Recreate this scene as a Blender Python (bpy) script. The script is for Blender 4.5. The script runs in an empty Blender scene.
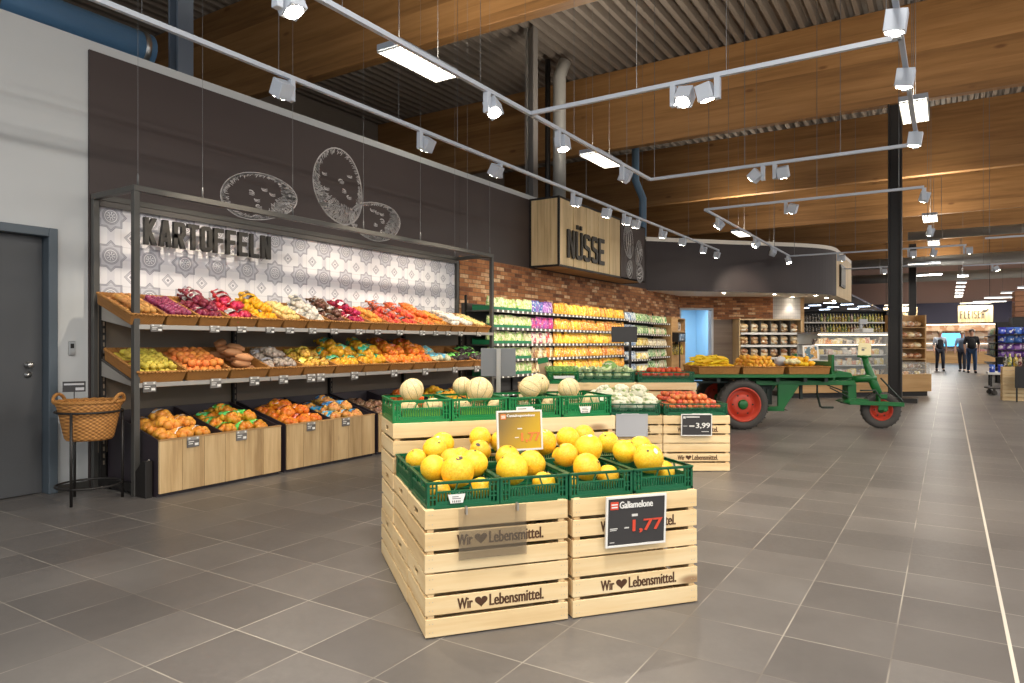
import bpy, bmesh, math, random
from mathutils import Vector, Matrix, noise
R = random.Random(11)
PI = math.pi
SC = bpy.context.scene
COL = SC.collection
V = Vector
rad = math.radians

# ------------------------------------------------------------------ helpers
class MB:
    """collects faces of one part"""
    def __init__(s): s.v, s.f, s.m, s.s = [], [], [], []
    def add(s, vs, fs, m=0, smooth=False, M=None):
        o = len(s.v)
        for p in vs:
            p = V(p)
            s.v.append(M @ p if M is not None else p)
        for f in fs:
            s.f.append([i + o for i in f]); s.m.append(m); s.s.append(smooth)
        return s
    def bx(s, x0, y0, z0, x1, y1, z1, m=0, M=None):
        vs = [(x, y, z) for z in (z0, z1) for y in (y0, y1) for x in (x0, x1)]
        return s.add(vs, [(0, 2, 3, 1), (4, 5, 7, 6), (0, 1, 5, 4), (2, 6, 7, 3), (0, 4, 6, 2), (1, 3, 7, 5)], m, False, M)
    def bar(s, a, b, w, h, m=0, up=(0, 0, 1)):
        a, b = V(a), V(b); d = (b - a); L = d.length; d.normalize(); up = V(up)
        if abs(d.dot(up)) > .98: up = V((0, 1, 0)) if abs(d.y) < .9 else V((1, 0, 0))
        x = d.cross(up).normalized(); z = x.cross(d)
        Mx = Matrix.Translation(a) @ Matrix((x, d, z)).transposed().to_4x4()
        return s.bx(-w / 2, 0, -h / 2, w / 2, L, h / 2, m, Mx)
    def tube(s, pts, r, n=8, m=0, closed=False, caps=True, M=None):
        pts = [V(p) for p in pts]; k = len(pts); vs = []; fs = []; px = None
        rs = r if isinstance(r, (list, tuple)) else [r] * k
        for i, p in enumerate(pts):
            if closed: t = pts[(i + 1) % k] - pts[i - 1]
            else: t = pts[min(i + 1, k - 1)] - pts[max(i - 1, 0)]
            t.normalize()
            if px is None: px = t.orthogonal().normalized()
            px = (px - t * px.dot(t))
            if px.length < 1e-5: px = t.orthogonal()
            px.normalize(); py = t.cross(px)
            for j in range(n):
                a = 2 * PI * j / n
                vs.append(p + (px * math.cos(a) + py * math.sin(a)) * rs[i])
        rng = k if closed else k - 1
        for i in range(rng):
            i2 = (i + 1) % k
            for j in range(n):
                j2 = (j + 1) % n
                fs.append((i * n + j, i * n + j2, i2 * n + j2, i2 * n + j))
        if caps and not closed:
            fs.append(tuple(range(n - 1, -1, -1))); fs.append(tuple(range((k - 1) * n, k * n)))
        return s.add(vs, fs, m, n > 6, M)
    def lathe(s, prof, n=20, m=0, M=None, smooth=True, lob=None, cap=True):
        vs = []; fs = []
        for r, z in prof:
            for j in range(n):
                a = 2 * PI * j / n; q = r * (lob(a) if lob else 1)
                vs.append((q * math.cos(a), q * math.sin(a), z))
        for i in range(len(prof) - 1):
            for j in range(n):
                j2 = (j + 1) % n
                fs.append((i * n + j, i * n + j2, (i + 1) * n + j2, (i + 1) * n + j))
        if cap: fs.append(tuple(range(n - 1, -1, -1))); fs.append(tuple(range((len(prof) - 1) * n, len(prof) * n)))
        return s.add(vs, fs, m, smooth, M)
    def ell(s, c, r, n=12, k=8, m=0, M=None, bump=0, seed=0, fn=None):
        vs = []; fs = []; c = V(c); r = V(r) if hasattr(r, '__len__') else V((r, r, r))
        for i in range(1, k):
            t = PI * i / k
            for j in range(n):
                a = 2 * PI * j / n
                vs.append(V((math.sin(t) * math.cos(a), math.sin(t) * math.sin(a), math.cos(t))))
        vs += [V((0, 0, 1)), V((0, 0, -1))]
        T, B = len(vs) - 2, len(vs) - 1
        for i in range(k - 2):
            for j in range(n):
                j2 = (j + 1) % n
                fs.append((i * n + j, (i + 1) * n + j, (i + 1) * n + j2, i * n + j2))
        for j in range(n):
            j2 = (j + 1) % n
            fs.append((T, j, j2)); fs.append((B, (k - 2) * n + j2, (k - 2) * n + j))
        out = []
        for p in vs:
            q = 1 + (bump * noise.noise(p * 1.9 + V((seed * 3.1, seed, 0))) if bump else 0)
            if fn: q *= fn(p)
            out.append(c + V((p.x * r.x, p.y * r.y, p.z * r.z)) * q)
        return s.add(out, fs, m, True, M)
    def prism(s, poly, a, b, axis='y', m=0, M=None):
        n = len(poly)
        def P(p, h): return {'y': (p[0], h, p[1]), 'z': (p[0], p[1], h), 'x': (h, p[0], p[1])}[axis]
        vs = [P(p, a) for p in poly] + [P(p, b) for p in poly]
        fs = [tuple(range(n)), tuple(range(2 * n - 1, n - 1, -1))] + [(i, i + n, (i + 1) % n + n, (i + 1) % n) for i in range(n)]
        return s.add(vs, fs, m, False, M)
    def mesh(s, name, mats, bevel=0):
        me = bpy.data.meshes.new(name)
        me.from_pydata([tuple(p) for p in s.v], [], s.f)
        for mt in (mats if isinstance(mats, (list, tuple)) else [mats]): me.materials.append(mt)
        me.polygons.foreach_set('material_index', s.m)
        me.polygons.foreach_set('use_smooth', s.s)
        bm = bmesh.new(); bm.from_mesh(me)
        bmesh.ops.recalc_face_normals(bm, faces=bm.faces)
        if bevel:
            es = [e for e in bm.edges if len(e.link_faces) == 2 and e.calc_face_angle(0) > .6]
            bmesh.ops.bevel(bm, geom=es, offset=bevel, segments=1, affect='EDGES', clamp_overlap=True)
        bm.to_mesh(me); bm.free(); me.update()
        return me
    def build(s, name, mats, parent=None, loc=None, rz=0, bevel=0, M=None):
        return link(name, s.mesh(name, mats, bevel), parent, loc, rz, M)

def link(name, me, parent=None, loc=None, rz=0, M=None):
    o = bpy.data.objects.new(name, me); COL.objects.link(o)
    if M is not None: o.matrix_basis = M
    else:
        if loc is not None: o.location = loc
        if rz: o.rotation_euler = (0, 0, rz)
    if parent is not None: o.parent = parent
    return o
def tag(o, label, cat, group=None, kind=None):
    o['label'] = label; o['category'] = cat
    if group: o['group'] = group
    if kind: o['kind'] = kind
    return o
def thing(name, label, cat, loc=(0, 0, 0), rz=0, group=None, M=None):
    return tag(link(name, None, None, loc, rz, M), label, cat, group)
def struct(name, mb, mats, loc=None, rz=0, bevel=0):
    o = mb.build(name, mats, None, loc, rz, bevel); o['kind'] = 'structure'; return o
def dup(root, M, label, group=None):
    r = root.copy(); COL.objects.link(r); r.matrix_basis = M; r['label'] = label
    if group: r['group'] = group
    for ch in list(root.children):
        c = ch.copy(); COL.objects.link(c); c.parent = r
        for g in list(ch.children):
            d = g.copy(); COL.objects.link(d); d.parent = c
    return r
class Fr:
    """a local frame on the floor: x right along the front, y to the back"""
    def __init__(f, ox, oy, deg):
        f.a = rad(deg); f.o = V((ox, oy, 0)); f.M = Matrix.Translation(f.o) @ Matrix.Rotation(f.a, 4, 'Z')
    def at(f, x, y, z, rz=0): return f.M @ Matrix.Translation((x, y, z)) @ Matrix.Rotation(rz, 4, 'Z')
def lin(c): return tuple((x / 255 / 12.92 if x / 255 <= .04045 else ((x / 255 + .055) / 1.055) ** 2.4) for x in c)
ORD = ['first', 'second', 'third', 'fourth', 'fifth', 'sixth', 'seventh', 'eighth', 'ninth', 'tenth', 'eleventh', 'twelfth', 'thirteenth', 'fourteenth', 'fifteenth', 'sixteenth', 'seventeenth', 'eighteenth']
def rot(): return Matrix.Rotation(R.uniform(0, 6.28), 4, 'Z') @ Matrix.Rotation(R.uniform(0, 6.28), 4, 'X')
def T(x, y, z): return Matrix.Translation((x, y, z))

# ------------------------------------------------------------------ materials
class NT:
    def __init__(s, name, rough=.5, metal=0, spec=None):
        s.mat = bpy.data.materials.new(name); s.mat.use_nodes = True; s.t = s.mat.node_tree
        s.b = s.t.nodes['Principled BSDF']; s.set('Roughness', rough); s.set('Metallic', metal)
        if spec is not None: s.set('Specular IOR Level', spec)
    def put(s, sock, val):
        if isinstance(val, bpy.types.NodeSocket): s.t.links.new(val, sock)
        elif isinstance(val, (tuple, list)) and len(val) == 3 and sock.type == 'RGBA': sock.default_value = (*val, 1)
        else: sock.default_value = val
    def set(s, k, val): s.put(s.b.inputs[k], val)
    def n(s, ty, **kw):
        nd = s.t.nodes.new(ty)
        for k, val in kw.items(): setattr(nd, k, val)
        return nd
    def obj(s): return s.n('ShaderNodeTexCoord').outputs['Object']
    def m(s, op, a, b=None, c=None):
        nd = s.n('ShaderNodeMath', operation=op)
        for i, x in enumerate((a, b, c)):
            if x is not None: s.put(nd.inputs[i], x)
        return nd.outputs[0]
    def mix(s, f, a, b, bt='MIX'):
        nd = s.n('ShaderNodeMix', data_type='RGBA', blend_type=bt)
        s.put(nd.inputs[0], f); s.put(nd.inputs[6], a); s.put(nd.inputs[7], b); return nd.outputs[2]
    def xyz(s, v=None):
        nd = s.n('ShaderNodeSeparateXYZ'); s.put(nd.inputs[0], v if v is not None else s.obj()); return nd.outputs
    def comb(s, x, y, z):
        nd = s.n('ShaderNodeCombineXYZ')
        for i, q in enumerate((x, y, z)): s.put(nd.inputs[i], q)
        return nd.outputs[0]
    def vs(s, v, k):
        nd = s.n('ShaderNodeVectorMath', operation='MULTIPLY'); s.put(nd.inputs[0], v); nd.inputs[1].default_value = k if hasattr(k, '__len__') else (k, k, k); return nd.outputs[0]
    def va(s, v, k):
        nd = s.n('ShaderNodeVectorMath', operation='ADD'); s.put(nd.inputs[0], v); s.put(nd.inputs[1], k); return nd.outputs[0]
    def noise(s, v, sc, det=3, rough=.5):
        nd = s.n('ShaderNodeTexNoise'); s.put(nd.inputs['Vector'], v); nd.inputs['Scale'].default_value = sc
        nd.inputs['Detail'].default_value = det; nd.inputs['Roughness'].default_value = rough; return nd.outputs[0]
    def white(s, v):
        nd = s.n('ShaderNodeTexWhiteNoise', noise_dimensions='3D'); s.put(nd.inputs[0], v); return nd.outputs['Value']
    def voro(s, v, sc, feat='F1'):
        nd = s.n('ShaderNodeTexVoronoi', feature=feat); s.put(nd.inputs['Vector'], v); nd.inputs['Scale'].default_value = sc; return nd.outputs['Distance']
    def ramp(s, f, stops, interp='LINEAR'):
        nd = s.n('ShaderNodeValToRGB'); cr = nd.color_ramp; cr.interpolation = interp
        while len(cr.elements) < len(stops): cr.elements.new(.5)
        for e, (p, c) in zip(cr.elements, stops): e.position = p; e.color = (*lin(c), 1)
        s.put(nd.inputs[0], f); return nd.outputs[0]
    def st(s, x, a, b):   # smoothstep
        nd = s.n('ShaderNodeMapRange', interpolation_type='SMOOTHSTEP')
        s.put(nd.inputs[0], x); nd.inputs[1].default_value = a; nd.inputs[2].default_value = b; return nd.outputs[0]
    def rnd(s): return s.n('ShaderNodeObjectInfo').outputs['Random']
    def bump(s, h, st=.3, d=.01):
        nd = s.n('ShaderNodeBump'); s.put(nd.inputs['Height'], h); nd.inputs['Strength'].default_value = st; nd.inputs['Distance'].default_value = d
        s.set('Normal', nd.outputs[0])
    def hsv(s, col, h=None, sat=None, val=None):
        nd = s.n('ShaderNodeHueSaturation'); s.put(nd.inputs['Color'], col)
        for k, x in (('Hue', h), ('Saturation', sat), ('Value', val)):
            if x is not None: s.put(nd.inputs[k], x)
        return nd.outputs[0]

def pm(name, c, rough=.5, metal=0, var=.0, vs=8, bump=0, bs=60, rnd=0, hue=0, spec=None):
    t = NT(name, rough, metal, spec); col = lin(c); o = None
    if var or bump: o = t.obj()
    if var:
        f = t.noise(o, vs, 4)
        col = t.mix(f, tuple(x * (1 - var) for x in col), tuple(min(1, x * (1 + var)) for x in col))
    if rnd or hue:
        r = t.rnd()
        val = t.m('MULTIPLY_ADD', r, 2 * rnd, 1 - rnd)
        h = t.m('MULTIPLY_ADD', t.m('FRACT', t.m('MULTIPLY', r, 7.31)), 2 * hue, .5 - hue) if hue else None
        col = t.hsv(col, h, None, val)
    t.set('Base Color', col)
    if bump: t.bump(t.noise(o, bs, 3), bump)
    return t.mat
def emit(name, c, k):
    t = NT(name, .5); t.set('Base Color', lin(c)); t.set('Emission Color', lin(c)); t.set('Emission Strength', k); return t.mat

def m_floor():
    t = NT('floor_tiles', .38); x, y, z = t.xyz()
    u = t.m('DIVIDE', t.m('SUBTRACT', x, .215), .4056); v = t.m('DIVIDE', t.m('SUBTRACT', y, 1.9), .4035)
    du = t.m('ABSOLUTE', t.m('SUBTRACT', t.m('FRACT', t.m('ADD', u, .5)), .5)); dv = t.m('ABSOLUTE', t.m('SUBTRACT', t.m('FRACT', t.m('ADD', v, .5)), .5))
    g = t.st(t.m('MINIMUM', du, dv), .0045, .0105)
    o = t.obj(); cell = t.white(t.comb(t.m('FLOOR', u), t.m('FLOOR', v), 0))
    n1 = t.noise(o, 1.1, 5, .6); n2 = t.noise(o, 34, 4, .7)
    k = t.m('ADD', t.m('ADD', t.m('MULTIPLY', n1, .5), t.m('MULTIPLY', n2, .32)), t.m('MULTIPLY', cell, .22))
    col = t.ramp(k, [(.25, (82, 79, 77)), (.52, (101, 97, 94)), (.8, (122, 118, 114))])
    gl = t.mix(t.st(t.noise(o, 1.7, 2), .35, .65), lin((108, 102, 96)), lin((168, 162, 151)))
    t.set('Base Color', t.mix(g, gl, col))
    t.set('Roughness', t.m('MULTIPLY_ADD', n2, .22, .27))
    t.bump(t.m('ADD', t.m('MULTIPLY', g, .4), t.m('MULTIPLY', n2, .12)), .25, .004)
    return t.mat
def m_wallpaper():
    t = NT('ornamental_wall_tiles', .45); x, y, z = t.xyz(); P = .352
    def cen(q, off): return t.m('SUBTRACT', t.m('FRACT', t.m('ADD', t.m('DIVIDE', t.m('SUBTRACT', q, off), P), .5)), .5)
    p, q = cen(y, 3.264), cen(z, 2.02); ap, aq = t.m('ABSOLUTE', p), t.m('ABSOLUTE', q)
    r = t.m('SQRT', t.m('ADD', t.m('MULTIPLY', p, p), t.m('MULTIPLY', q, q)))
    s8 = t.m('MINIMUM', t.m('MAXIMUM', ap, aq), t.m('MULTIPLY', t.m('ADD', ap, aq), .7071))
    def ring(d, c, w): return t.m('SUBTRACT', 1, t.st(t.m('ABSOLUTE', t.m('SUBTRACT', d, c)), w * .6, w))
    ang = t.m('ARCTAN2', q, p)
    petal = t.m('MULTIPLY', t.m('LESS_THAN', t.m('ABSOLUTE', t.m('SUBTRACT', r, .075)), .03), t.m('GREATER_THAN', t.m('SINE', t.m('MULTIPLY', ang, 8)), -.1))
    dark = t.m('MAXIMUM', petal, ring(r, .125, .014)); dark = t.m('MAXIMUM', dark, ring(r, .175, .012))
    dark = t.m('MAXIMUM', dark, ring(r, .205, .008)); dark = t.m('MAXIMUM', dark, t.m('LESS_THAN', r, .025))
    dark = t.m('MAXIMUM', dark, ring(s8, .275, .012)); dark = t.m('MAXIMUM', dark, ring(s8, .245, .008))
    fill = t.m('MULTIPLY', t.m('LESS_THAN', s8, .275), t.m('GREATER_THAN', r, .175))
    # small lozenge between the medallions, and the band that joins them
    p2, q2 = cen(y, 3.264 + P / 2), cen(z, 2.02 + P / 2); l1 = t.m('ADD', t.m('ABSOLUTE', p2), t.m('ABSOLUTE', q2))
    dark = t.m('MAXIMUM', dark, ring(l1, .165, .012)); dark = t.m('MAXIMUM', dark, ring(l1, .11, .01)); dark = t.m('MAXIMUM', dark, t.m('LESS_THAN', l1, .045))
    fill = t.m('MAXIMUM', fill, t.m('MULTIPLY', t.m('LESS_THAN', l1, .165), t.m('GREATER_THAN', l1, .11)))
    band = t.m('MULTIPLY', t.m('LESS_THAN', t.m('MINIMUM', ap, aq), .09), t.m('GREATER_THAN', s8, .275))
    col = t.mix(t.m('MULTIPLY', fill, .5), lin((226, 224, 226)), lin((168, 168, 180)))
    col = t.mix(t.m('MULTIPLY', band, .3), col, lin((176, 176, 190)))
    col = t.mix(t.m('MULTIPLY', dark, .75), col, lin((92, 94, 108)))
    jo = t.m('MINIMUM', t.m('ABSOLUTE', cen(y, 3.264 + P / 4)), t.m('ABSOLUTE', cen(z, 2.02 + P / 4)))
    col = t.mix(t.m('MULTIPLY', t.m('LESS_THAN', jo, .006), .4), col, lin((120, 120, 130)))
    t.set('Base Color', col); return t.mat
def m_brick(name, ax):
    t = NT(name, .8); x, y, z = t.xyz()
    vec = t.comb(y if ax == 'y' else x, z, 0)
    nd = t.n('ShaderNodeTexBrick'); t.put(nd.inputs['Vector'], vec)
    for k, val in (('Scale', 1), ('Brick Width', .225), ('Row Height', .066), ('Mortar Size', .006), ('Mortar Smooth', .3)): nd.inputs[k].default_value = val
    nd.inputs['Color1'].default_value = (0, 0, 0, 1); nd.inputs['Color2'].default_value = (1, 1, 1, 1); nd.inputs['Mortar'].default_value = (.5, .5, .5, 1)
    o = t.obj(); n = t.noise(o, 14, 4)
    f = t.m('ADD', t.m('MULTIPLY', nd.outputs[0], .75), t.m('MULTIPLY_ADD', n, .5, -.12))
    col = t.ramp(f, [(.05, (92, 56, 36)), (.3, (146, 90, 54)), (.5, (170, 108, 64)), (.72, (190, 130, 82)), (.93, (226, 192, 150))])
    t.set('Base Color', t.mix(nd.outputs[1], col, lin((128, 98, 72))))
    t.bump(t.m('ADD', t.m('SUBTRACT', 1, nd.outputs[1]), t.m('MULTIPLY', n, .4)), .6, .008); return t.mat
def m_wood(name, stops, axis, st=.5, scale=6, knots=.5, rough=.55, kc=(92, 56, 26), lam=0, rnd=.06, plank=None):
    """grain runs along axis; optional lamination pitch / board pitch"""
    t = NT(name, rough); o = t.obj(); x, y, z = t.xyz(o)
    off = t.m('MULTIPLY', t.rnd(), 37.0); q = [x, y, z]; i = 'xyz'.index(axis)
    sc = [1.0, 1.0, 1.0]; sc[i] = .07
    vec = t.va(t.vs(o, tuple(sc)), t.comb(off, off, off))
    if plank: vec = t.va(vec, t.comb(0, 0, t.m('MULTIPLY', t.m('FLOOR', t.m('DIVIDE', q['xyz'.index(plank[0])], plank[1])), 3.7)))
    if lam: vec = t.va(vec, t.comb(0, t.m('MULTIPLY', t.m('FLOOR', t.m('DIVIDE', z, lam)), 5.3), 0))
    f = t.noise(vec, scale * 4, 5, .6); f2 = t.noise(vec, scale * .8, 2)
    k = t.m('ADD', t.m('MULTIPLY', f, st), t.m('MULTIPLY', f2, 1 - st))
    col = t.ramp(k, stops)
    if knots:
        ks = [3.0, 3.0, 3.0]; ks[i] = 1.1
        kn = t.m('SUBTRACT', 1, t.st(t.voro(t.va(t.vs(o, tuple(ks)), t.comb(off, off, off)), scale * .22), .035, .11))
        col = t.mix(t.m('MULTIPLY', kn, knots), col, lin(kc))
    if plank or lam:
        qq = q['xyz'.index(plank[0])] if plank else z
        w = t.white(t.comb(t.m('FLOOR', t.m('DIVIDE', qq, plank[1] if plank else lam)), 3, 1))
        col = t.hsv(col, None, None, t.m('MULTIPLY_ADD', w, .18, .91))
    if rnd: col = t.hsv(col, None, None, t.m('MULTIPLY_ADD', t.rnd(), 2 * rnd, 1 - rnd))
    t.set('Base Color', col); t.bump(f, .12, .003); return t.mat
def m_wicker(name, c1, c2, sc=1):
    t = NT(name, .62); o = t.obj(); x, y, z = t.xyz(o)
    a = t.m('SINE', t.m('MULTIPLY', t.m('ADD', x, y), 260 * sc)); b = t.m('SINE', t.m('MULTIPLY', z, 520 * sc))
    w = t.m('MULTIPLY', a, b); n = t.noise(o, 25, 3); h = t.m('MULTIPLY_ADD', w, .5, .5)
    col = t.mix(t.m('ADD', t.m('MULTIPLY', h, .6), t.m('MULTIPLY', n, .4)), lin(c1), lin(c2))
    t.set('Base Color', t.hsv(col, None, None, t.m('MULTIPLY_ADD', t.rnd(), .16, .92))); t.bump(h, .7, .006); return t.mat
def m_galia():
    t = NT('galia_melon_skin', .42); o = t.obj(); n = t.noise(o, 9, 3); e = t.voro(o, 75, 'DISTANCE_TO_EDGE')
    col = t.ramp(n, [(.3, (228, 164, 16)), (.5, (242, 186, 22)), (.72, (247, 204, 58))])
    net = t.m('MULTIPLY', t.m('SUBTRACT', 1, t.st(e, .02, .09)), t.st(t.noise(o, 6, 2), .38, .62))
    col = t.mix(t.m('MULTIPLY', net, .22), col, lin((248, 230, 150)))
    col = t.hsv(col, t.m('MULTIPLY_ADD', t.rnd(), .012, .494), None, t.m('MULTIPLY_ADD', t.rnd(), .12, .95))
    t.set('Base Color', col); t.bump(t.m('ADD', net, t.m('MULTIPLY', n, .5)), .18, .003)
    t.set('Subsurface Weight', .08); t.set('Subsurface Radius', (.02, .012, .004)); return t.mat
def m_cantaloupe():
    t = NT('cantaloupe_skin', .6); o = t.obj(); x, y, z = t.xyz(o); a = t.m('ARCTAN2', y, x)
    s = t.m('ABSOLUTE', t.m('SINE', t.m('ADD', t.m('MULTIPLY', a, 5), t.m('MULTIPLY', t.noise(o, 9, 2), .35))))
    line = t.m('SUBTRACT', 1, t.st(s, .05, .17)); e = t.voro(o, 110, 'DISTANCE_TO_EDGE'); n = t.noise(o, 10, 4)
    col = t.ramp(n, [(.3, (204, 172, 112)), (.55, (220, 194, 138)), (.75, (232, 212, 166))])
    col = t.mix(t.m('MULTIPLY', t.m('SUBTRACT', 1, t.st(e, .02, .1)), .35), col, lin((240, 230, 200)))
    t.set('Base Color', t.mix(t.m('MULTIPLY', line, .85), col, lin((86, 98, 62)))); t.bump(t.m('ADD', e, t.m('MULTIPLY', line, -1)), .25, .003); return t.mat
def m_net(name, c, net, netw=.35, hue=.02):
    t = NT(name, .45); o = t.obj(); x, y, z = t.xyz(o)
    a = t.m('ABSOLUTE', t.m('SINE', t.m('MULTIPLY', t.m('ADD', x, z), 190))); b = t.m('ABSOLUTE', t.m('SINE', t.m('MULTIPLY', t.m('SUBTRACT', y, z), 190)))
    g = t.m('SUBTRACT', 1, t.st(t.m('MINIMUM', a, b), .05, .28)); n = t.noise(o, 22, 3); cell = t.noise(o, 11, 0)
    col = t.mix(n, tuple(v * .62 for v in lin(c)), tuple(min(1, v * 1.35) for v in lin(c)))
    col = t.hsv(col, t.m('MULTIPLY_ADD', cell, hue * 4, .5 - hue * 2), None, t.m('MULTIPLY_ADD', t.rnd(), .2, .9))
    t.set('Base Color', t.mix(t.m('MULTIPLY', g, netw), col, lin(net))); return t.mat
def m_glass(name, c, a, rough=.05):
    t = NT(name, rough); t.set('Base Color', lin(c)); t.set('Alpha', a); return t.mat
def m_pack(name, c, c2, c3=(240, 238, 230), sc=22, rnd=.1, hue=.015):
    """printed flexible bag: two colour fields and pale lettering patches"""
    t = NT(name, .3); o = t.obj(); x, y, z = t.xyz(o); n = t.noise(o, sc, 2)
    v = t.va(o, t.comb(t.m('MULTIPLY', t.rnd(), 9), 0, 0))
    col = t.mix(t.st(t.noise(v, sc * .8, 1), .46, .54), lin(c), lin(c2))
    col = t.mix(t.m('MULTIPLY', t.st(t.noise(v, sc * 1.7, 1), .6, .66), .8), col, lin(c3))
    col = t.hsv(col, t.m('MULTIPLY_ADD', t.rnd(), 2 * hue, .5 - hue), None, t.m('MULTIPLY_ADD', t.rnd(), 2 * rnd, 1 - rnd))
    t.set('Base Color', col); t.bump(n, .35, .01); return t.mat

M = {}
M['floor'] = m_floor()
M['wall'] = pm('white_wall_paint', (188, 190, 190), .7, var=.02, vs=3)
M['panel'] = pm('dark_aubergine_panel', (60, 49, 47), .55, var=.1, vs=1.3)
M['fascia'] = pm('dark_fascia_paint', (50, 39, 38), .6)
M['duct'] = pm('galvanised_duct', (168, 166, 160), .45, .15)
M['soffit'] = pm('pale_soffit_paint', (238, 230, 216), .6)
M['paper'] = m_wallpaper(); M['bricky'] = m_brick('antique_brick_left', 'y'); M['brickx'] = m_brick('antique_brick_back', 'x')
M['beam'] = m_wood('glulam_timber', [(.3, (112, 78, 42)), (.48, (142, 102, 58)), (.62, (158, 116, 70)), (.8, (176, 134, 86))], 'x', .45, 3, .7, lam=.21, rnd=.04)
M['deck'] = pm('trapezoid_steel_deck', (132, 122, 112), .55, .25, var=.06, vs=2)
M['pine'] = m_wood('crate_pine_front', [(.3, (204, 168, 116)), (.48, (228, 198, 148)), (.62, (237, 213, 168)), (.8, (244, 226, 190))], 'x', .5, 5, .75, kc=(128, 84, 46))
M['piney'] = m_wood('crate_pine_side', [(.3, (204, 168, 116)), (.48, (228, 198, 148)), (.62, (237, 213, 168)), (.8, (244, 226, 190))], 'y', .5, 5, .75, kc=(128, 84, 46))
M['oak'] = m_wood('bin_oak_boards', [(.28, (136, 106, 68)), (.46, (184, 152, 106)), (.6, (202, 172, 126)), (.8, (216, 190, 146))], 'z', .5, 7, .5, plank=('x', .2), kc=(84, 58, 34))
M['lightoak'] = m_wood('pale_sign_boards', [(.3, (176, 148, 106)), (.5, (204, 178, 134)), (.75, (222, 200, 160))], 'z', .5, 6, .15, plank=('y', .17))
M['counteroak'] = m_wood('counter_oak', [(.3, (150, 112, 68)), (.5, (182, 142, 92)), (.75, (202, 166, 116))], 'x', .5, 4, .1)
M['greywood'] = m_wood('grey_wood_cladding', [(.3, (96, 82, 72)), (.5, (116, 100, 88)), (.75, (132, 116, 102))], 'x', .6, 4, .1)
M['black'] = pm('black_steel', (42, 39, 37), .45, .3)
M['frame'] = pm('anthracite_steel', (78, 76, 72), .45, .3)
M['shelf'] = pm('shelf_anthracite', (88, 84, 80), .5, .1, var=.05)
M['shelfback'] = pm('shelf_back_taupe', (124, 110, 94), .6, .0, var=.05)
M['bin_side'] = pm('bin_dark_laminate', (48, 40, 46), .5)
M['rail'] = pm('price_rail_metal', (172, 166, 158), .35, .6)
M['door'] = pm('door_grey_lacquer', (72, 73, 75), .45, var=.04, vs=2)
M['doorframe'] = pm('door_frame_bluegrey', (78, 88, 96), .45)
M['steel'] = pm('brushed_steel', (176, 174, 170), .3, .9)
M['whitemetal'] = pm('white_powder_coat', (190, 197, 208), .4)
M['lens'] = emit('lamp_lens_glow', (255, 244, 222), 45)
M['lightpanel'] = emit('light_panel_glow', (255, 246, 230), 10)
M['lightcool'] = emit('cool_strip_glow', (214, 232, 255), 10)
M['lightwarm'] = emit('counter_light_glow', (255, 240, 214), 3)
M['grid'] = pm('louvre_white', (226, 226, 222), .4)
M['wire'] = pm('suspension_wire', (120, 120, 120), .4, .6)
M['wicker'] = m_wicker('wicker_honey', (118, 72, 28), (198, 138, 66)); M['wickerb'] = m_wicker('wicker_basket', (96, 52, 18), (226, 160, 86), .42)
M['wickrim'] = m_wicker('wicker_rim', (136, 84, 34), (206, 148, 76))
M['green'] = pm('green_crate_plastic', (10, 118, 62), .35, rnd=.06, spec=.5); M['green2'] = pm('dark_green_crate_plastic', (14, 92, 58), .38, rnd=.06)
M['tractor'] = pm('tractor_green_enamel', (22, 98, 44), .35, var=.12, vs=6); M['tractord'] = pm('tractor_dark_underframe', (26, 40, 32), .55, var=.1)
M['tyre'] = pm('tyre_rubber', (66, 62, 58), .75, bump=.2, bs=90); M['rimred'] = pm('red_wheel_enamel', (190, 62, 38), .45, var=.12, vs=20)
M['galia'] = m_galia(); M['cant'] = m_cantaloupe()
M['stem'] = pm('dry_stem', (92, 84, 52), .7); M['sticker'] = pm('fruit_sticker', (218, 214, 204), .4); M['stickerd'] = pm('dark_fruit_sticker', (58, 52, 50), .4)
M['white'] = pm('white_paper', (228, 226, 220), .6); M['ink'] = pm('dark_print', (58, 46, 38), .7); M['burn'] = pm('burnt_brown_print', (78, 48, 26), .8, var=.3, vs=30)
M['board'] = pm('chalk_dark_board', (54, 52, 52), .55); M['boardgold'] = None
M['red'] = pm('red_print', (214, 74, 50), .5); M['orange'] = pm('orange_print', (222, 122, 52), .5); M['letter'] = pm('dark_letters', (48, 44, 38), .5)
M['greysign'] = pm('grey_sign_panel', (112, 113, 114), .5, .2); M['lgrey'] = pm('light_grey_panel', (186, 186, 188), .5)
M['acryl'] = m_glass('clear_acrylic', (120, 108, 92), .2); M['glass'] = m_glass('showcase_glass', (210, 216, 214), .14)
M['chalk'] = pm('white_chalk_line', (206, 202, 200), .8)
M['taggrey'] = pm('price_tag_grey', (104, 100, 96), .4, rnd=.2); M['tagw'] = pm('price_tag_white', (214, 212, 206), .4)
# the Cantaloupe sign's panel, brown turning to gold along a diagonal
t = NT('brown_gold_board', .35); x_, y_, z_ = t.xyz()
t.set('Base Color', t.mix(t.st(t.m('ADD', x_, t.m('MULTIPLY', z_, -.6)), -.12, .2), lin((112, 92, 52)), lin((196, 158, 20)))); M['boardgold'] = t.mat
t = NT('pale_metal_tiles', .5); x_, y_, z_ = t.xyz()
g_ = t.m('ABSOLUTE', t.m('SINE', t.m('MULTIPLY', x_, 60))); h_ = t.m('ABSOLUTE', t.m('SINE', t.m('MULTIPLY', z_, 30)))
t.set('Base Color', t.mix(t.st(t.m('MINIMUM', g_, h_), .05, .3), lin((140, 136, 132)), lin((176, 172, 168)))); M['paletile'] = t.mat

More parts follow.
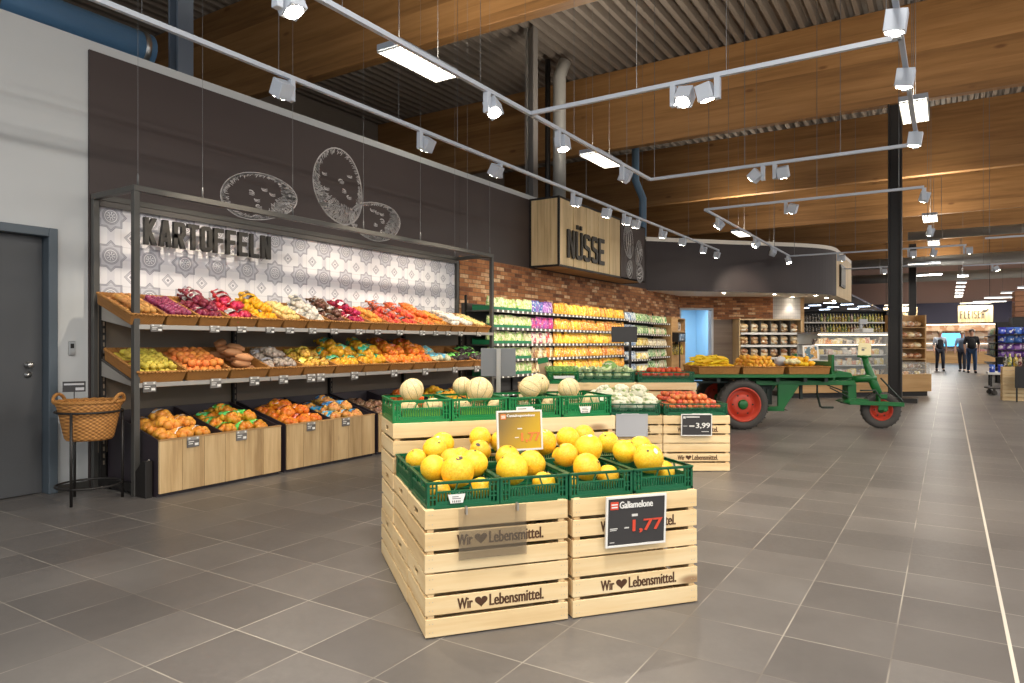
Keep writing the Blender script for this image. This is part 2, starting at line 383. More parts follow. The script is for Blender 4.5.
# ------------------------------------------------------------------ lettering
def text_geo(txt, w=None, h=None, off=.02, ext=.01):
    cu = bpy.data.curves.new('lettering', 'FONT'); cu.body = txt; cu.size = 1; cu.offset = off; cu.extrude = .5; cu.resolution_u = 3
    ob = bpy.data.objects.new('lettering', cu); COL.objects.link(ob)
    dg = bpy.context.evaluated_depsgraph_get(); me = bpy.data.meshes.new_from_object(ob.evaluated_get(dg))
    vs = [v.co.copy() for v in me.vertices]; fs = [tuple(p.vertices) for p in me.polygons]
    bpy.data.objects.remove(ob); bpy.data.curves.remove(cu); bpy.data.meshes.remove(me)
    x0, x1 = min(v.x for v in vs), max(v.x for v in vs); y0, y1 = min(v.y for v in vs), max(v.y for v in vs)
    sx = w / (x1 - x0) if w else None; sy = h / (y1 - y0) if h else None
    sx = sx or sy; sy = sy or sx
    return [V(((v.x - x0) * sx, (v.y - y0) * sy, (v.z + .5) * ext)) for v in vs], fs, (x1 - x0) * sx, (y1 - y0) * sy
FRONT = Matrix(((1, 0, 0, 0), (0, 0, -1, 0), (0, 1, 0, 0), (0, 0, 0, 1)))     # text plane -> front face (-y)
WALLX = Matrix(((0, 0, 1, 0), (1, 0, 0, 0), (0, 1, 0, 0), (0, 0, 0, 1)))      # text plane -> a wall facing +x
def put_text(mb, txt, x, y, z, w=None, h=None, off=0, ext=.002, m=0, B=FRONT, bold=.05):
    # emboldened by laying the same letters down a hair to each side
    vs, fs, a, b = text_geo(txt, w, h, .004, ext)
    for k, dx in enumerate((0, -1, 1)): mb.add([(v.x + dx * bold * b * .7, v.y, v.z + .00015 * k) for v in vs], fs, m, False, T(x, y, z) @ B)
    return a, b
def heart(n=28):
    out = []
    for i in range(n):
        a = 2 * PI * i / n
        out.append((16 * math.sin(a) ** 3 / 32, (13 * math.cos(a) - 5 * math.cos(2 * a) - 2 * math.cos(3 * a) - math.cos(4 * a)) / 32))
    return out

# sturdy condensed block capitals built from straight strokes
def bar2(mb, p, q, s, e, m=0, flat=False):
    """stroke from p to q; flat = ends cut level"""
    p, q = V(p), V(q); d = (q - p).normalized()
    o = V((s / 2 / max(.2, abs(d.y)), 0)) if flat else V((-d.y, d.x)) * s / 2
    vs = [(*(p - o), 0), (*(q - o), 0), (*(q + o), 0), (*(p + o), 0)]
    vs += [(x, y, e) for x, y, _ in vs]
    mb_v = [V(v) for v in vs]
    mb.append((mb_v, [(0, 1, 2, 3), (7, 6, 5, 4), (0, 4, 5, 1), (1, 5, 6, 2), (2, 6, 7, 3), (3, 7, 4, 0)]))
def block_word(txt, w, h, s, gap, ext):
    out = []; x = 0
    for ch in txt:
        L = []; cw = w * {'I': s / w, 'W': 1.35}.get(ch, 1); a, r, t, b_ = s / 2, cw - s / 2, h - s / 2, s / 2; c = s * .42
        def poly(pts, closed=False):
            n = len(pts)
            for i in range(n if closed else n - 1):
                p, q = V(pts[i]), V(pts[(i + 1) % n]); d = (q - p).normalized() * s * .2
                L.append((p - d if (closed or i > 0) else p, q + d if (closed or i < n - 2) else q, False))
        if ch in 'KRFELNHÜUTI'.replace('U', '').replace('Ü', '') and ch not in 'T': L.append(((a, 0), (a, h), False))
        if ch == 'K': L += [((cw - s * .62, h), (s * .75, h * .47), True), ((s * .95, h * .56), (cw - s * .58, 0), True)]
        if ch == 'A': L += [((s * .52, 0), (cw / 2 - s * .12, h), True), ((cw - s * .52, 0), (cw / 2 + s * .12, h), True), ((cw * .25, h * .27), (cw * .75, h * .27), False)]
        if ch == 'R': poly([(0, t), (r - c, t), (r, t - c), (r, h * .5 + c), (r - c, h * .46), (0, h * .46)]); L.append(((cw * .5, h * .46), (cw - s * .55, 0), True))
        if ch == 'T': L += [((0, t), (cw, t), False), ((cw / 2, 0), (cw / 2, h), False)]
        if ch == 'O': poly([(a + c, b_), (r - c, b_), (r, b_ + c), (r, t - c), (r - c, t), (a + c, t), (a, t - c), (a, b_ + c)], True)
        if ch in 'FE': L += [((0, t), (cw * .92, t), False), ((0, h * .51), (cw * .82, h * .51), False)]
        if ch in 'EL': L.append(((0, b_), (cw * .92, b_), False))
        if ch in 'NH': L.append(((r, 0), (r, h), False))
        if ch == 'N': L.append(((s * .62, h), (cw - s * .62, 0), True))
        if ch == 'H': L.append(((0, h / 2), (cw, h / 2), False))
        if ch in 'UÜ': poly([(a, h), (a, b_ + c), (a + c, b_), (r - c, b_), (r, b_ + c), (r, h)])
        if ch == 'Ü': L += [((cw * .22 - s * .3, h * 1.16), (cw * .22 + s * .5, h * 1.16), False), ((cw * .78 - s * .5, h * 1.16), (cw * .78 + s * .3, h * 1.16), False)]
        if ch == 'S': poly([(r, t - s * .9), (r, t - c * .6), (r - c, t), (a + c, t), (a, t - c), (a, h * .62), (a + c * .6, h * .54), (r - c * .6, h * .46), (r, h * .38), (r, b_ + c), (r - c, b_), (a + c, b_), (a, b_ + c), (a, b_ + s * .9)])
        if ch == 'C': poly([(r, t - s * .6), (r, t - c * .6), (r - c, t), (a + c, t), (a, t - c), (a, b_ + c), (a + c, b_), (r - c, b_), (r, b_ + c), (r, b_ + s * .7)])
        if ch == 'W': L += [((s * .5, h), (cw * .27, 0), True), ((cw * .27, 0), (cw * .5, h * .8), True), ((cw * .5, h * .8), (cw * .73, 0), True), ((cw * .73, 0), (cw - s * .5, h), True)]
        for p, q, fl in L: bar2(out, (p[0] + x, p[1]), (q[0] + x, q[1]), s, ext, 0, fl)
        x += cw + gap
    return out, x - gap
def put_block(mb, txt, x, y, z, w, h, s, gap, ext, B, m=0):
    parts, tot = block_word(txt, w, h, s, gap, ext)
    for k, (vs, fs) in enumerate(parts): mb.add([(v.x, v.y, v.z + .0004 * (k % 5)) for v in vs], fs, m, False, T(x, y, z) @ B)
    return tot
# ------------------------------------------------------------------ the setting
b = MB(); b.bx(-16, -8, -.1, 26, 56, 0); struct('floor', b, M['floor'])
b = MB(); b.bx(.208, -4, 0, .222, 17.2, .0012); struct('trim_1', b, pm('pale_joint_strip', (206, 198, 184), .5))
# partly high white wall on the left, with the door opening
b = MB()
b.bx(-6.46, -4, 0, -6.3, 1.62, 3.88); b.bx(-6.46, 1.62, 2.2, -6.3, 2.84, 3.88); b.bx(-6.46, 2.84, 0, -6.3, 18.62, 3.88)
struct('wall_left', b, M['wall'])
b = MB(); b.bx(-6.3, 3.09, 0, -6.275, 8.42, 3.79); b.bx(-6.3, 8.425, 2.58, -6.275, 16.1, 3.79)
struct('trim_2', b, M['panel'])
b = MB(); b.bx(-6.275, 3.17, .9, -6.262, 8.36, 2.475); struct('trim_3', b, M['paper'])
b = MB(); b.bx(-6.3, 8.43, 0, -6.272, 18.6, 2.58); struct('trim_4', b, M['bricky'])
# back wall turned 40 degrees, with the doorway to the back room
WB = Fr(-6.3, 18.6, 40)
b = MB(); b.bx(0, 0, 2.22, 2.77, .2, 3.4); b.bx(1.0, 0, 1.9, 2.77, .2, 2.22); b.bx(-.25, 0, 0, .02, .2, 3.4)
struct('wall_back', b, M['brickx'], WB.o, WB.a)
b = MB(); b.bx(1.0, .01, 0, 2.77, .19, 1.9); struct('wall_back.001', b, M['greywood'], WB.o, WB.a)
b = MB(); b.bx(2.77, .01, 0, 3.62, .19, 3.4); struct('wall_back.002', b, M['paletile'], WB.o, WB.a)
b = MB(); b.bx(3.6, .01, 0, 3.72, 5.2, 3.2); struct('wall_back.003', b, M['counteroak'], WB.o, WB.a)
b = MB(); b.bx(.94, -.02, 0, 1.0, .2, 2.22); b.bx(.02, -.02, 2.17, .94, .2, 2.22); b.bx(.02, -.02, 0, .06, .2, 2.17); struct('trim_5', b, M['lgrey'], WB.o, WB.a)
bl = pm('back_room_blue_light_tint', (146, 188, 214), .6)  # white walls; the blue of the cold light is put into the colour
b = MB(); b.bx(-1.2, 3.0, 0, 2.2, 3.1, 2.6); b.bx(1.75, .2, 0, 1.85, 3, 2.6); b.bx(-1.2, .2, 0, -1.1, 3, 2.6); b.bx(-1.2, .2, 2.6, 2.2, 3.1, 2.7)
struct('wall_back_room', b, bl, WB.o, WB.a)
# curved soffit: dark fascia, pale cap, pale underside, framed end board
fas = [(-6.275, 16.1), (-5.6, 16.82), (-4.6, 17.88), (-3.7, 18.8), (-3.15, 19.4), (-2.82, 19.9), (-2.66, 20.35), (-2.6, 20.8)]
for _ in range(2):                       # round the corners of the fascia line
    fas = [fas[0]] + [q for (x0, y0), (x1, y1) in zip(fas, fas[1:]) for q in ((x0 * .75 + x1 * .25, y0 * .75 + y1 * .25), (x0 * .25 + x1 * .75, y0 * .25 + y1 * .75))] + [fas[-1]]
def ribbon(mb, pts, z0, z1, th, m=0):
    n = len(pts); nor = []
    for i in range(n):
        a, c = V((*pts[max(0, i - 1)], 0)), V((*pts[min(n - 1, i + 1)], 0)); d = (c - a).normalized(); nor.append(V((-d.y, d.x, 0)))
    vs = []
    for i, p in enumerate(pts):
        q = V((*p, 0)); k = q + nor[i] * th
        vs += [(q.x, q.y, z0), (q.x, q.y, z1), (k.x, k.y, z1), (k.x, k.y, z0)]
    fs = []
    for i in range(n - 1):
        for j in range(4): fs.append((i * 4 + j, i * 4 + (j + 1) % 4, i * 4 + 4 + (j + 1) % 4, i * 4 + 4 + j))
    fs += [(3, 2, 1, 0), tuple(range(4 * n - 4, 4 * n))]
    mb.add(vs, fs, m)
b = MB(); ribbon(b, fas, 2.55, 3.76, .06); struct('trim_6', b, M['fascia'])
b = MB(); ribbon(b, fas + [(-2.6, 24.3)], 3.76, 3.86, .1); struct('trim_7', b, M['soffit'])
poly = [(-6.275, 16.14)] + [(x - .03, y + .03) for x, y in fas[1:]] + [(-2.63, 24.3), (-6.3, 24.3)]
b = MB(); b.prism(poly, 2.545, 2.6, 'z'); struct('ceiling_soffit', b, M['soffit'])
b = MB(); b.bx(-2.68, 20.8, 2.55, -2.6, 24.3, 3.76); struct('trim_8', b, M['lightoak'])
for i, (x, y) in enumerate([(-4.9, 18.0), (-3.9, 19.2), (-3.05, 20.3), (-2.95, 21.6), (-2.95, 23.0), (-3.7, 20.6)]):
    t_ = thing('recessed_downlight', f'small round downlight set in the pale soffit underside, {ORD[i]} counted from the brick wall', 'light', (x, y, 2.545), 0, 'downlights in the curved soffit')
    m_ = MB(); m_.lathe([(.05, -.004), (.06, 0), (.06, .01)], 14); m_.build('trim_ring', M['whitemetal'], t_)
    m_ = MB(); m_.lathe([(.045, -.006), (.045, -.002)], 14); m_.build('lens', M['lens'], t_)
    ld = bpy.data.lights.new('downlight', 'SPOT'); ld.energy = 32; ld.spot_size = rad(95); ld.spot_blend = .8; ld.color = (1, .9, .76); ld.shadow_soft_size = .05
    lo = bpy.data.objects.new('lamp', ld); COL.objects.link(lo); lo.parent = t_; lo.location = (0, 0, -.02)
t_ = thing('framed_picture', 'dark framed square picture on the pale end board of the curved soffit', 'picture', (-2.6, 21.9, 2.85))
b = MB(); b.bx(0, -.5, 0, .05, .5, .62); b.build('frame', M['black'], t_)
b = MB(); b.bx(.05, -.42, .07, .055, .42, .55); b.build('picture_panel', pm('grey_picture', (112, 106, 96), .5, var=.25, vs=5), t_)
# hall shell
b = MB(); b.bx(-16, -8, 0, -15.8, 56, 8.4); struct('wall_far_left', b, M['deck'])
b = MB(); b.bx(-16, 54, 2.7, 26, 54.3, 8.4); struct('wall_far', b, pm('far_wall_rose_beige', (190, 158, 146), .7))
b = MB(); b.bx(-16, 53.7, 2.55, 26, 54, 3.9); struct('trim_9', b, pm('far_navy_band', (46, 44, 72), .5))
b = MB(); b.bx(-16, 54.5, 0, 26, 54.8, 2.7); struct('wall_far.001', b, pm('far_warm_back_wall', (176, 130, 92), .6, var=.3, vs=.8))
b = MB(); x = -16.0; pr = []
while x < 26:
    pr += [(x, 8.4), (x + .1, 8.4), (x + .14, 8.56), (x + .24, 8.56)]; x += .28
n = len(pr)
b.add([(px, -8, pz) for px, pz in pr] + [(px, 56, pz) for px, pz in pr], [(i, i + 1, n + i + 1, n + i) for i in range(n - 1)])
struct('ceiling', b, M['deck'])
for k in range(-1, 6):
    y = 9.26 + 7.62 * k
    b = MB(); b.bx(-15.8, y - .12, 6.35, 26, y + .12, 8.4); struct(f'trim_{11 + k}', b, M['beam'], bevel=.012)
# low dark service ceiling over the cheese side of the hall
b = MB(); b.bx(-14, 28, 3.22, -3.4, 53.6, 3.3); struct('ceiling_low', b, pm('navy_low_ceiling', (40, 48, 74), .45))
b = MB(); b.bx(-14, 27.9, 3.0, -3.3, 28, 3.9); b.bx(-3.4, 28, 3.0, -3.3, 53.6, 3.9); None and struct('trim_17', b, pm('low_ceiling_edge', (60, 66, 92), .5))
k = 0
for y in (28.6, 30, 31.4, 33, 34.6, 36.5, 38.5, 41, 43.5, 46.5, 50):
    for x in (-9.4, -7.9, -6.4, -4.9):
        t_ = thing('strip_light', f'cool strip light under the dark low ceiling, {ORD[k % 4]} from left, {ORD[k // 4]} row', 'light', (x + ((k // 4) * .53) % 1.3, y, 3.2), 0, 'strip lights under the low dark ceiling')
        m_ = MB(); m_.bx(-.3, -.06, 0, .3, .06, .03); m_.build('housing', M['whitemetal'], t_); m_ = MB(); m_.bx(-.28, -.05, -.02, .28, .05, .0); m_.build('diffuser', M['lightcool'], t_); k += 1

# door
b = MB()
for q in ((1.62, 0, 1.69, 2.2), (2.77, 0, 2.84, 2.2), (1.69, 2.13, 2.77, 2.2)): b.bx(-6.46, q[0], q[1], -6.27, q[2], q[3])
d_ = struct('door_1', b, M['doorframe'], bevel=.004)
b = MB(); b.bx(-6.43, 1.70, .008, -6.38, 2.765, 2.128); b.build('door_leaf', M['door'], d_)
for z in (1.07, .99):
    b = MB(); b.lathe([(.026, 0), (.028, .004), (.012, .008), (.012, .035), (.024, .04), (.028, .055), (.022, .068), (0.001, .07)] if z > 1 else [(.027, 0), (.028, .006), (.014, .01), (.0135, .022), (.001, .0225)], 18, 0, T(-6.38, 2.66, z) @ Matrix.Rotation(PI / 2, 4, 'Y'))
    o = b.build('door_knob' if z > 1 else 'lock_cylinder', M['steel'], d_); o['label'] = 'round steel knob' if z > 1 else 'steel lock cylinder below the knob'
b = MB(); b.bx(-6.3, 2.835, 0, -6.283, 3.09, .06); struct('baseboard_left', b, M['frame'])
t_ = thing('wall_switch', 'small grey key switch on the white wall between door and potato shelf', 'switch', (-6.3, 2.955, 1.145))
b = MB(); b.bx(0, -.026, 0, .018, .026, .12); b.build('switch_plate', M['steel'], t_, bevel=.003)
b = MB(); b.bx(.018, -.013, .06, .022, .013, .1); b.build('button', M['black'], t_)

# ------------------------------------------------------------------ roof columns, ducts, pipes
def column(name, label, x, y, w, h, mat, flange=True):
    t = thing(name, label, 'column', (x, y, 0))
    b = MB(); b.bx(-w / 2, -w / 2, 0, -w / 2 + .03, w / 2, h); b.bx(w / 2 - .03, -w / 2, 0, w / 2, w / 2, h); b.bx(-w / 2 + .03, -.02, 0, w / 2 - .03, .02, h)
    b.build('steel_profile', mat, t)
    return t
c_ = column('steel_column', 'tall dark steel column right of the green trailer, carrying a timber beam', -.96, 16.88, .26, 6.35, M['black'])
b = MB(); b.bx(-.32, -.32, 0, .42, .24, .09); b.build('base_guard', M['black'], c_)
column('steel_column', 'slim dark steel column far back beside the small butcher sign', -1.55, 41.0, .34, 6.35, M['black'])
column('steel_column', 'grey steel column behind the white wall at the upper left', -7.9, 4.95, .2, 8.4, pm('column_blue_grey', (112, 122, 134), .5))
column('steel_column', 'grey steel column behind the dark wall panel', -8.0, 13.5, .2, 8.4, pm('column_grey', (118, 114, 110), .5))
t_ = thing('ventilation_duct', 'bluish spiral air duct running behind the top of the white wall', 'duct', (-8.0, 0, 4.69))
b = MB(); b.tube([(0, y, 0) for y in (-4, 2, 4.6)], .2, 20); b.build('pipe', pm('blue_grey_duct', (104, 152, 196), .4, .1), t_)
b = MB()
for y in (1.2, 3.0, 4.5): b.tube([(0, y - .03, 0), (0, y + .03, 0)], .212, 20)
b.build('coupling', M['steel'], t_)
t_ = thing('ventilation_duct', 'silver vertical duct rising behind the nut sign box', 'duct', (-8.1, 15.0, 0))
b = MB(); b.tube([(0, 0, 3), (0, 0, 7.8), (.1, .1, 8.2)], .16, 18); b.build('pipe', M['duct'], t_)
b = MB(); b.tube([(-.33, 0, 3), (-.33, 0, 8.3)], .07, 8); b.build('dark_pipe', M['black'], t_)
t_ = thing('ventilation_duct', 'blue grey kinked pipe standing behind the dark wall band right of the nut sign', 'duct', (-8.3, 21.0, 0))
b = MB(); b.tube([(0, 0, 3), (0, 0, 5.9), (-.25, 0, 6.5), (-.25, 0, 7.8)], .12, 12); b.build('pipe', pm('blue_pipe', (124, 156, 184), .4, .1), t_)
for i, (y, z, x0, r, lb) in enumerate([(28.0, 5.0, -1.2, .15, 'nearest long silver spiral duct crossing the hall at the right'), (37.5, 5.05, -6, .24, 'middle long silver spiral duct crossing the hall at the right'), (45.0, 4.95, -8, .26, 'farthest long silver spiral duct crossing the hall at the right')]):
    t_ = thing('ventilation_duct', lb, 'duct', (0, y, z)); b = MB(); b.tube([(x0, 0, 0), (8, 0, 0), (20, 0, 0)], r, 18); b.build('pipe', M['duct'], t_)
    b = MB()
    for k in range(9): b.tube([(x0 + 1 + k * 2.2, 0, 0), (x0 + 1.05 + k * 2.2, 0, 0)], r * 1.06, 18)
    b.build('coupling', M['rail'], t_); b = MB()
    for k in range(5): b.tube([(x0 + 1 + k * 4.4, 0, r), (x0 + 1 + k * 4.4, 0, 3.4)], .008, 5)
    b.build('hanger_wire', M['wire'], t_)
t_ = thing('sounder', 'small round orange fitting under the roof deck at the top edge', 'alarm', (-.83, 8.75, 6.45))
b = MB(); b.lathe([(.09, .1), (.11, .06), (.11, 0), (.06, -.05), (.001, -.06)], 16); b.build('housing', pm('orange_plastic', (206, 92, 40), .4), t_)
b = MB(); b.tube([(0, 0, .1), (0, 0, 1.95)], .01, 6); b.build('hanger', M['black'], t_)
t_ = thing('cable_tray', 'thin steel rail hung crosswise under the roof deck between two timber beams', 'rail', (0, 12.2, 8.25))
b = MB(); b.bx(-14, -.02, 0, 6, .02, .04); b.build('rail', M['rail'], t_); b = MB()
for x in range(-13, 6, 2): b.tube([(x, 0, .04), (x, 0, .3)], .012, 5)
b.build('hanger', M['black'], t_)

# ------------------------------------------------------------------ light panels and track lights
KT = .88; ZT = 3.476     # the tracks hang lower than the wall tops
k = 0
UPK = 85
def up_light(x, y, z, sx, sy, parent=None):
    """upward area light added above a panel to brighten the roof"""
    ld = bpy.data.lights.new('roof_fill_uplight', 'AREA'); ld.shape = 'RECTANGLE'; ld.size = sx; ld.size_y = sy; ld.energy = UPK; ld.color = (1, .9, .76)
    o = bpy.data.objects.new('added_uplight', ld); COL.objects.link(o); o.location = (x, y, z); o.rotation_euler = (PI, 0, 0)
    if parent: o.parent = parent
def light_panel(x, y, label, w=.4, l=1.2, z=5.0, grid=True):
    t = thing('ceiling_light_panel', label, 'light', (x, y, z), 0, 'hanging ceiling light panels')
    b = MB(); b.bx(-w / 2, -l / 2, 0, w / 2, l / 2, .08); b.build('housing', M['whitemetal'], t)
    b = MB(); b.bx(-w / 2 + .015, -l / 2 + .015, -.004, w / 2 - .015, l / 2 - .015, -.001); b.build('diffuser', M['lightpanel'], t)
    if grid:
        b = MB(); n = 6
        for i in range(n + 1): xx = -w / 2 + .012 + (w - .024) * i / n; b.bx(xx - .006, -l / 2, -.03, xx + .006, l / 2, -.004)
        for i in range(13): yy = -l / 2 + .012 + (l - .024) * i / 12; b.bx(-w / 2, yy - .003, -.03, w / 2, yy + .003, -.004)
        b.build('louvre', M['grid'], t)
    b = MB()
    for yy in (-l / 3, l / 3):
        b = MB(); b.tube([(0, yy, .08), (0, yy, 8.4 - z)], .004, 5); b.build('suspension_wire', M['wire'], t)
    if grid: up_light(0, 0, .12, w, l, t)  # added fill for the roof, not part of the panel
for i, y in enumerate((7.16, 12.9, 24.2, 29.0)): light_panel(-6.0, y, f'bright rectangular louvre light over the potato wall row, {ORD[i]} counted from the front')
for i, y in enumerate((12.9, 24.3, 30.3)): light_panel(-.46, y, f'bright rectangular louvre light over the main aisle, {ORD[i]} counted from the front')
for i, y in enumerate((36.6, 40.4, 43.4, 46.2, 48.8, 51.0, 52.6)): light_panel(.55, y, f'small bright light far down the main aisle before the butcher sign, {ORD[i]} of its row', .42, .34, 4.2, False)
for i, (x, y) in enumerate(((-.9, 35.5), (-.9, 41.8))): light_panel(x, y, f'long white strip light across the far aisle, {"nearer" if i == 0 else "farther"} one right of the dark column', 1.25, .12, 4.75, False)
for i, (x, y) in enumerate(((2.4, 44), (2.9, 40), (3.3, 36.5), (3.7, 33), (4.0, 30), (4.2, 27.5), (2.0, 48))): light_panel(x, y, f'flat grey strip light above the right hand shelves, {ORD[i]} of that row', 1.6, .12, 3.6, False)

def track(label, a, b_, wires):
    a, b_ = V((a[0] * KT, a[1] * KT, ZT)), V((b_[0] * KT, b_[1] * KT, ZT)); t = thing('light_track', label, 'light track', a)
    m = MB(); m.bar((0, 0, 0), b_ - a, .036, .036); m.build('rail', M['whitemetal'], t)
    d = b_ - a
    for w in wires: m = MB(); p = d * w; m.tube([p + V((0, 0, .018)), (p.x, p.y, 8.4 - ZT)], .0022 + .0022 * min(1, a.y / 12), 5); m.build('suspension_wire', M['wire'], t)
track('white light track parallel to the potato wall, closest to it', (-5.3, .4), (-5.3, 18.95), (.06, .14, .21, .3, .36, .45, .56, .7, .86))
track('white light track running inward above the melon stand', (-3.9, 1.0), (-3.9, 10.17), (.1, .3, .5, .72, .9))
track('white cross track, nearest one spanning the upper middle', (-3.9, 6.54), (-.33, 6.54), (.35, .6, .97))
track('white cross track, second from the front', (-3.9, 10.17), (-.33, 10.17), (.02, .4, .75))
track('white track over the main aisle with lamps along its right end', (-.33, 4.8), (-.33, 10.17), (.2, .7))
track('white cross track in front of the curved soffit, third from the front', (-3.9, 13.02), (-.33, 13.02), (.02, .55, .9))
track('white track running inward before the curved soffit', (-3.9, 13.02), (-3.9, 21.3), (.2, .5, .75))
track('white cross track, fourth from the front', (-3.9, 21.3), (.4, 21.3), (.03, .4, .8))
track('thin cross track behind the dark column', (-3.6, 26.0), (-.3, 26.0), (.1, .6, .95))
track('white light track high at the right, nearer of the two there', (.75, 20.2), (5.2, 20.2), (.02, .35, .8))
track('white light track high at the right, farther of the two there', (.4, 27.0), (6.0, 27.0), (.1, .35, .8))
LAMP = None
def spot(x, y, aim, label, k=70, size=62, side=0, warm=(1, .87, .70)):
    """driver box on the track, swivelling square head, glowing lens and the lamp itself"""
    global LAMP
    t = thing('track_spotlight', label, 'light', (x * KT, y * KT, ZT - .018), side, 'square white track spotlights'); t.scale = (.9, .9, .9)
    aim = V(aim).normalized(); q = Matrix.Rotation(-side, 3, 'Z') @ aim
    z = -q; xx = V((0, 1, 0)).cross(z).normalized(); yy = z.cross(xx); Rm = Matrix((xx, yy, z)).transposed().to_4x4()
    hm = T(.11, 0, -.13) @ Rm
    m = MB(); m.bx(-.026, -.03, -.2, .026, .03, 0); m.build('driver_box', M['whitemetal'], t, bevel=.003)
    m = MB(); m.bx(-.072, -.072, -.065, .072, .072, .085, 0, hm); m.tube([(.018, 0, -.13), (.03, 0, -.13)], .012, 8); m.build('lamp_head', M['whitemetal'], t, bevel=.004)
    m = MB(); m.lathe([(.06, -.069), (.064, -.066), (.064, -.06)], 18, 0, hm); m.build('lens', M['lens'], t)
    ld = bpy.data.lights.new('track_lamp', 'SPOT'); ld.energy = k; ld.spot_size = rad(size); ld.spot_blend = .7; ld.color = warm; ld.shadow_soft_size = .05
    lo = bpy.data.objects.new('lamp', ld); COL.objects.link(lo); lo.parent = t
    lo.matrix_basis = hm @ T(0, 0, -.085)
for i, y in enumerate((4.44, 6.34, 8.07, 10.29, 11.74, 12.44, 13.15, 14.47, 16.02, 17.44, 18.88)):
    wall = i < 3
    spot(-5.3, y, (-.56, .1, -.82) if wall else (-.27, .12, -.95), f'square white spotlight on the wall-side track, {ORD[i]} lamp counted from the door', 120 if wall else 120 if i < 7 else 100, 70, PI / 2 if i % 2 else -PI / 2)
for i, (y, am) in enumerate(((1.6, (.5, .2, -.8)), (3.15, (.4, .1, -.9)), (5.7, (.45, -.35, -.85)), (7.19, (.2, -.1, -.95)), (9.08, (-.55, .35, -.75)))):
    spot(-3.9, y, am, f'square white spotlight on the track above the melon stand, {ORD[i]} lamp from the front', 110, 66, PI / 2)
for i, (x, am) in enumerate(((-2.27, (-.1, -.55, -.8)), (-1.84, (.2, .2, -.95)))):
    spot(x, 6.54, am, 'square white spotlight shining at the viewer on the nearest cross track' if i == 0 else 'square white spotlight aimed away, right one of the pair on the nearest cross track', 110, 66, 0 if i == 0 else PI)
for i, x in enumerate((-2.22, -2.06)): spot(x, 10.17, (.1, .35, -.9) if i else (-.75, .1, -.65), f'square white spotlight, {"right" if i else "left"} one of the pair on the second cross track', 90 if i else 260, 66, 0 if i else PI)
for i, y in enumerate((5.97, 7.26, 9.46)): spot(-.33, y, (-.15, .12, -.97), f'square white spotlight over the aisle in front of the dark column, {ORD[i]} from the top', 90, 66, -PI / 2)
for i, (x, y) in enumerate(((-.33, 13.0), (-.33, 17.2), (-.33, 21.3))): spot(x, y, (-.3, .3, -.9), f'square white spotlight right of the dark column between the light panels, {ORD[i]} from the top', 80, 66, PI / 2)
spot(-2.45, 13.02, (-.3, .3, -.9), 'square white spotlight in the middle of the third cross track', 80, 66, 0)
for i, (y, am) in enumerate(((13.85, (-.6, -.2, -.75)), (17.0, (-.5, -.5, -.75)), (18.9, (-.5, .62, -.5)), (21.0, (.3, -.2, -.9)))): spot(-3.9, y, am, f'square white spotlight on the track before the curved soffit, {ORD[i]} from the front', 120 if i < 2 else 110 if i == 2 else 60, 64, PI / 2)
for i, x in enumerate((-2.62, -.9, .35)): spot(x, 21.3, (0, .3, -.95), f'square white spotlight on the fourth cross track, {ORD[i]} from the left', 60, 66, 0)
spot(-1.9, 26.0, (0, .3, -.95), 'square white spotlight on the thin cross track behind the dark column', 60, 66, 0)
spot(1.2, 27.0, (.5, .1, -.85), 'lone tilted white spotlight hanging under the far ducts', 60, 66, 0)
# area lamps added at the end extend the panel rows; ambient light enters by open sides
# ------------------------------------------------------------------ produce shapes
def potato_me(name, c, r=(.034, .028, .024), bump=.35, var=.15, hue=.01, n=3):
    mt = pm(name + '_skin', c, .6, var=var, vs=14, rnd=.12, hue=hue, bump=.1)
    out = []
    for i in range(n):
        b = MB(); b.ell((0, 0, 0), r, 10, 7, 0, None, bump, i * 3 + 1); out.append(b.mesh(name, mt))
    return out
def onion_me(name, c, r=.03, garlic=False):
    mt = pm(name + '_skin', c, .35 if not garlic else .6, var=.2, vs=12, rnd=.14, hue=.012)
    b = MB()
    b.lathe([(.001, -.95 * r), (.55 * r, -.82 * r), (.95 * r, -.3 * r), (r, .1 * r), (.8 * r, .6 * r), (.4 * r, .9 * r), (.15 * r, 1.15 * r), (.1 * r, 1.5 * r), (.001, 1.52 * r)], 12, 0, None, True, (lambda a: 1 + .07 * abs(math.sin(a * 4))) if garlic else None)
    return [b.mesh(name, mt)]
PO = {}
PO['brown potato'] = potato_me('potato', (196, 142, 76))
PO['yellow potato'] = potato_me('potato', (206, 184, 72), (.036, .029, .026))
PO['red onion'] = onion_me('red_onion', (138, 52, 84), .026)
PO['orange onion'] = potato_me('onion', (226, 136, 62), (.036, .036, .034), .1)
PO['sweet potato'] = []
_m = pm('sweet_potato_skin', (196, 138, 92), .65, var=.18, vs=10, rnd=.12, bump=.15)
for i in range(3):
    b = MB(); b.ell((0, 0, 0), (.11, .038, .036), 14, 9, 0, None, .3, i * 5 + 2, lambda p: 1 - .25 * p.x * p.x); PO['sweet potato'].append(b.mesh('sweet_potato', _m))
PO['pale onion'] = onion_me('onion', (232, 206, 132), .026)
PO['white garlic'] = onion_me('garlic_bulb', (234, 226, 212), .028, True)
PO['orange shallot'] = potato_me('shallot', (226, 150, 60), (.032, .024, .023), .15)
PO['tomato'] = [MB().ell((0, 0, 0), (.031, .031, .027), 10, 7).mesh('tomato', pm('tomato_skin', (206, 86, 52), .25, var=.08, rnd=.12, hue=.015))]
PO['orange tomato'] = [MB().ell((0, 0, 0), (.028, .028, .025), 10, 7).mesh('tomato', pm('orange_tomato_skin', (212, 112, 66), .3, var=.1, rnd=.12, hue=.02))]
_ml = pm('lemon_skin', (226, 164, 52), .45, var=.1, rnd=.12, hue=.015)
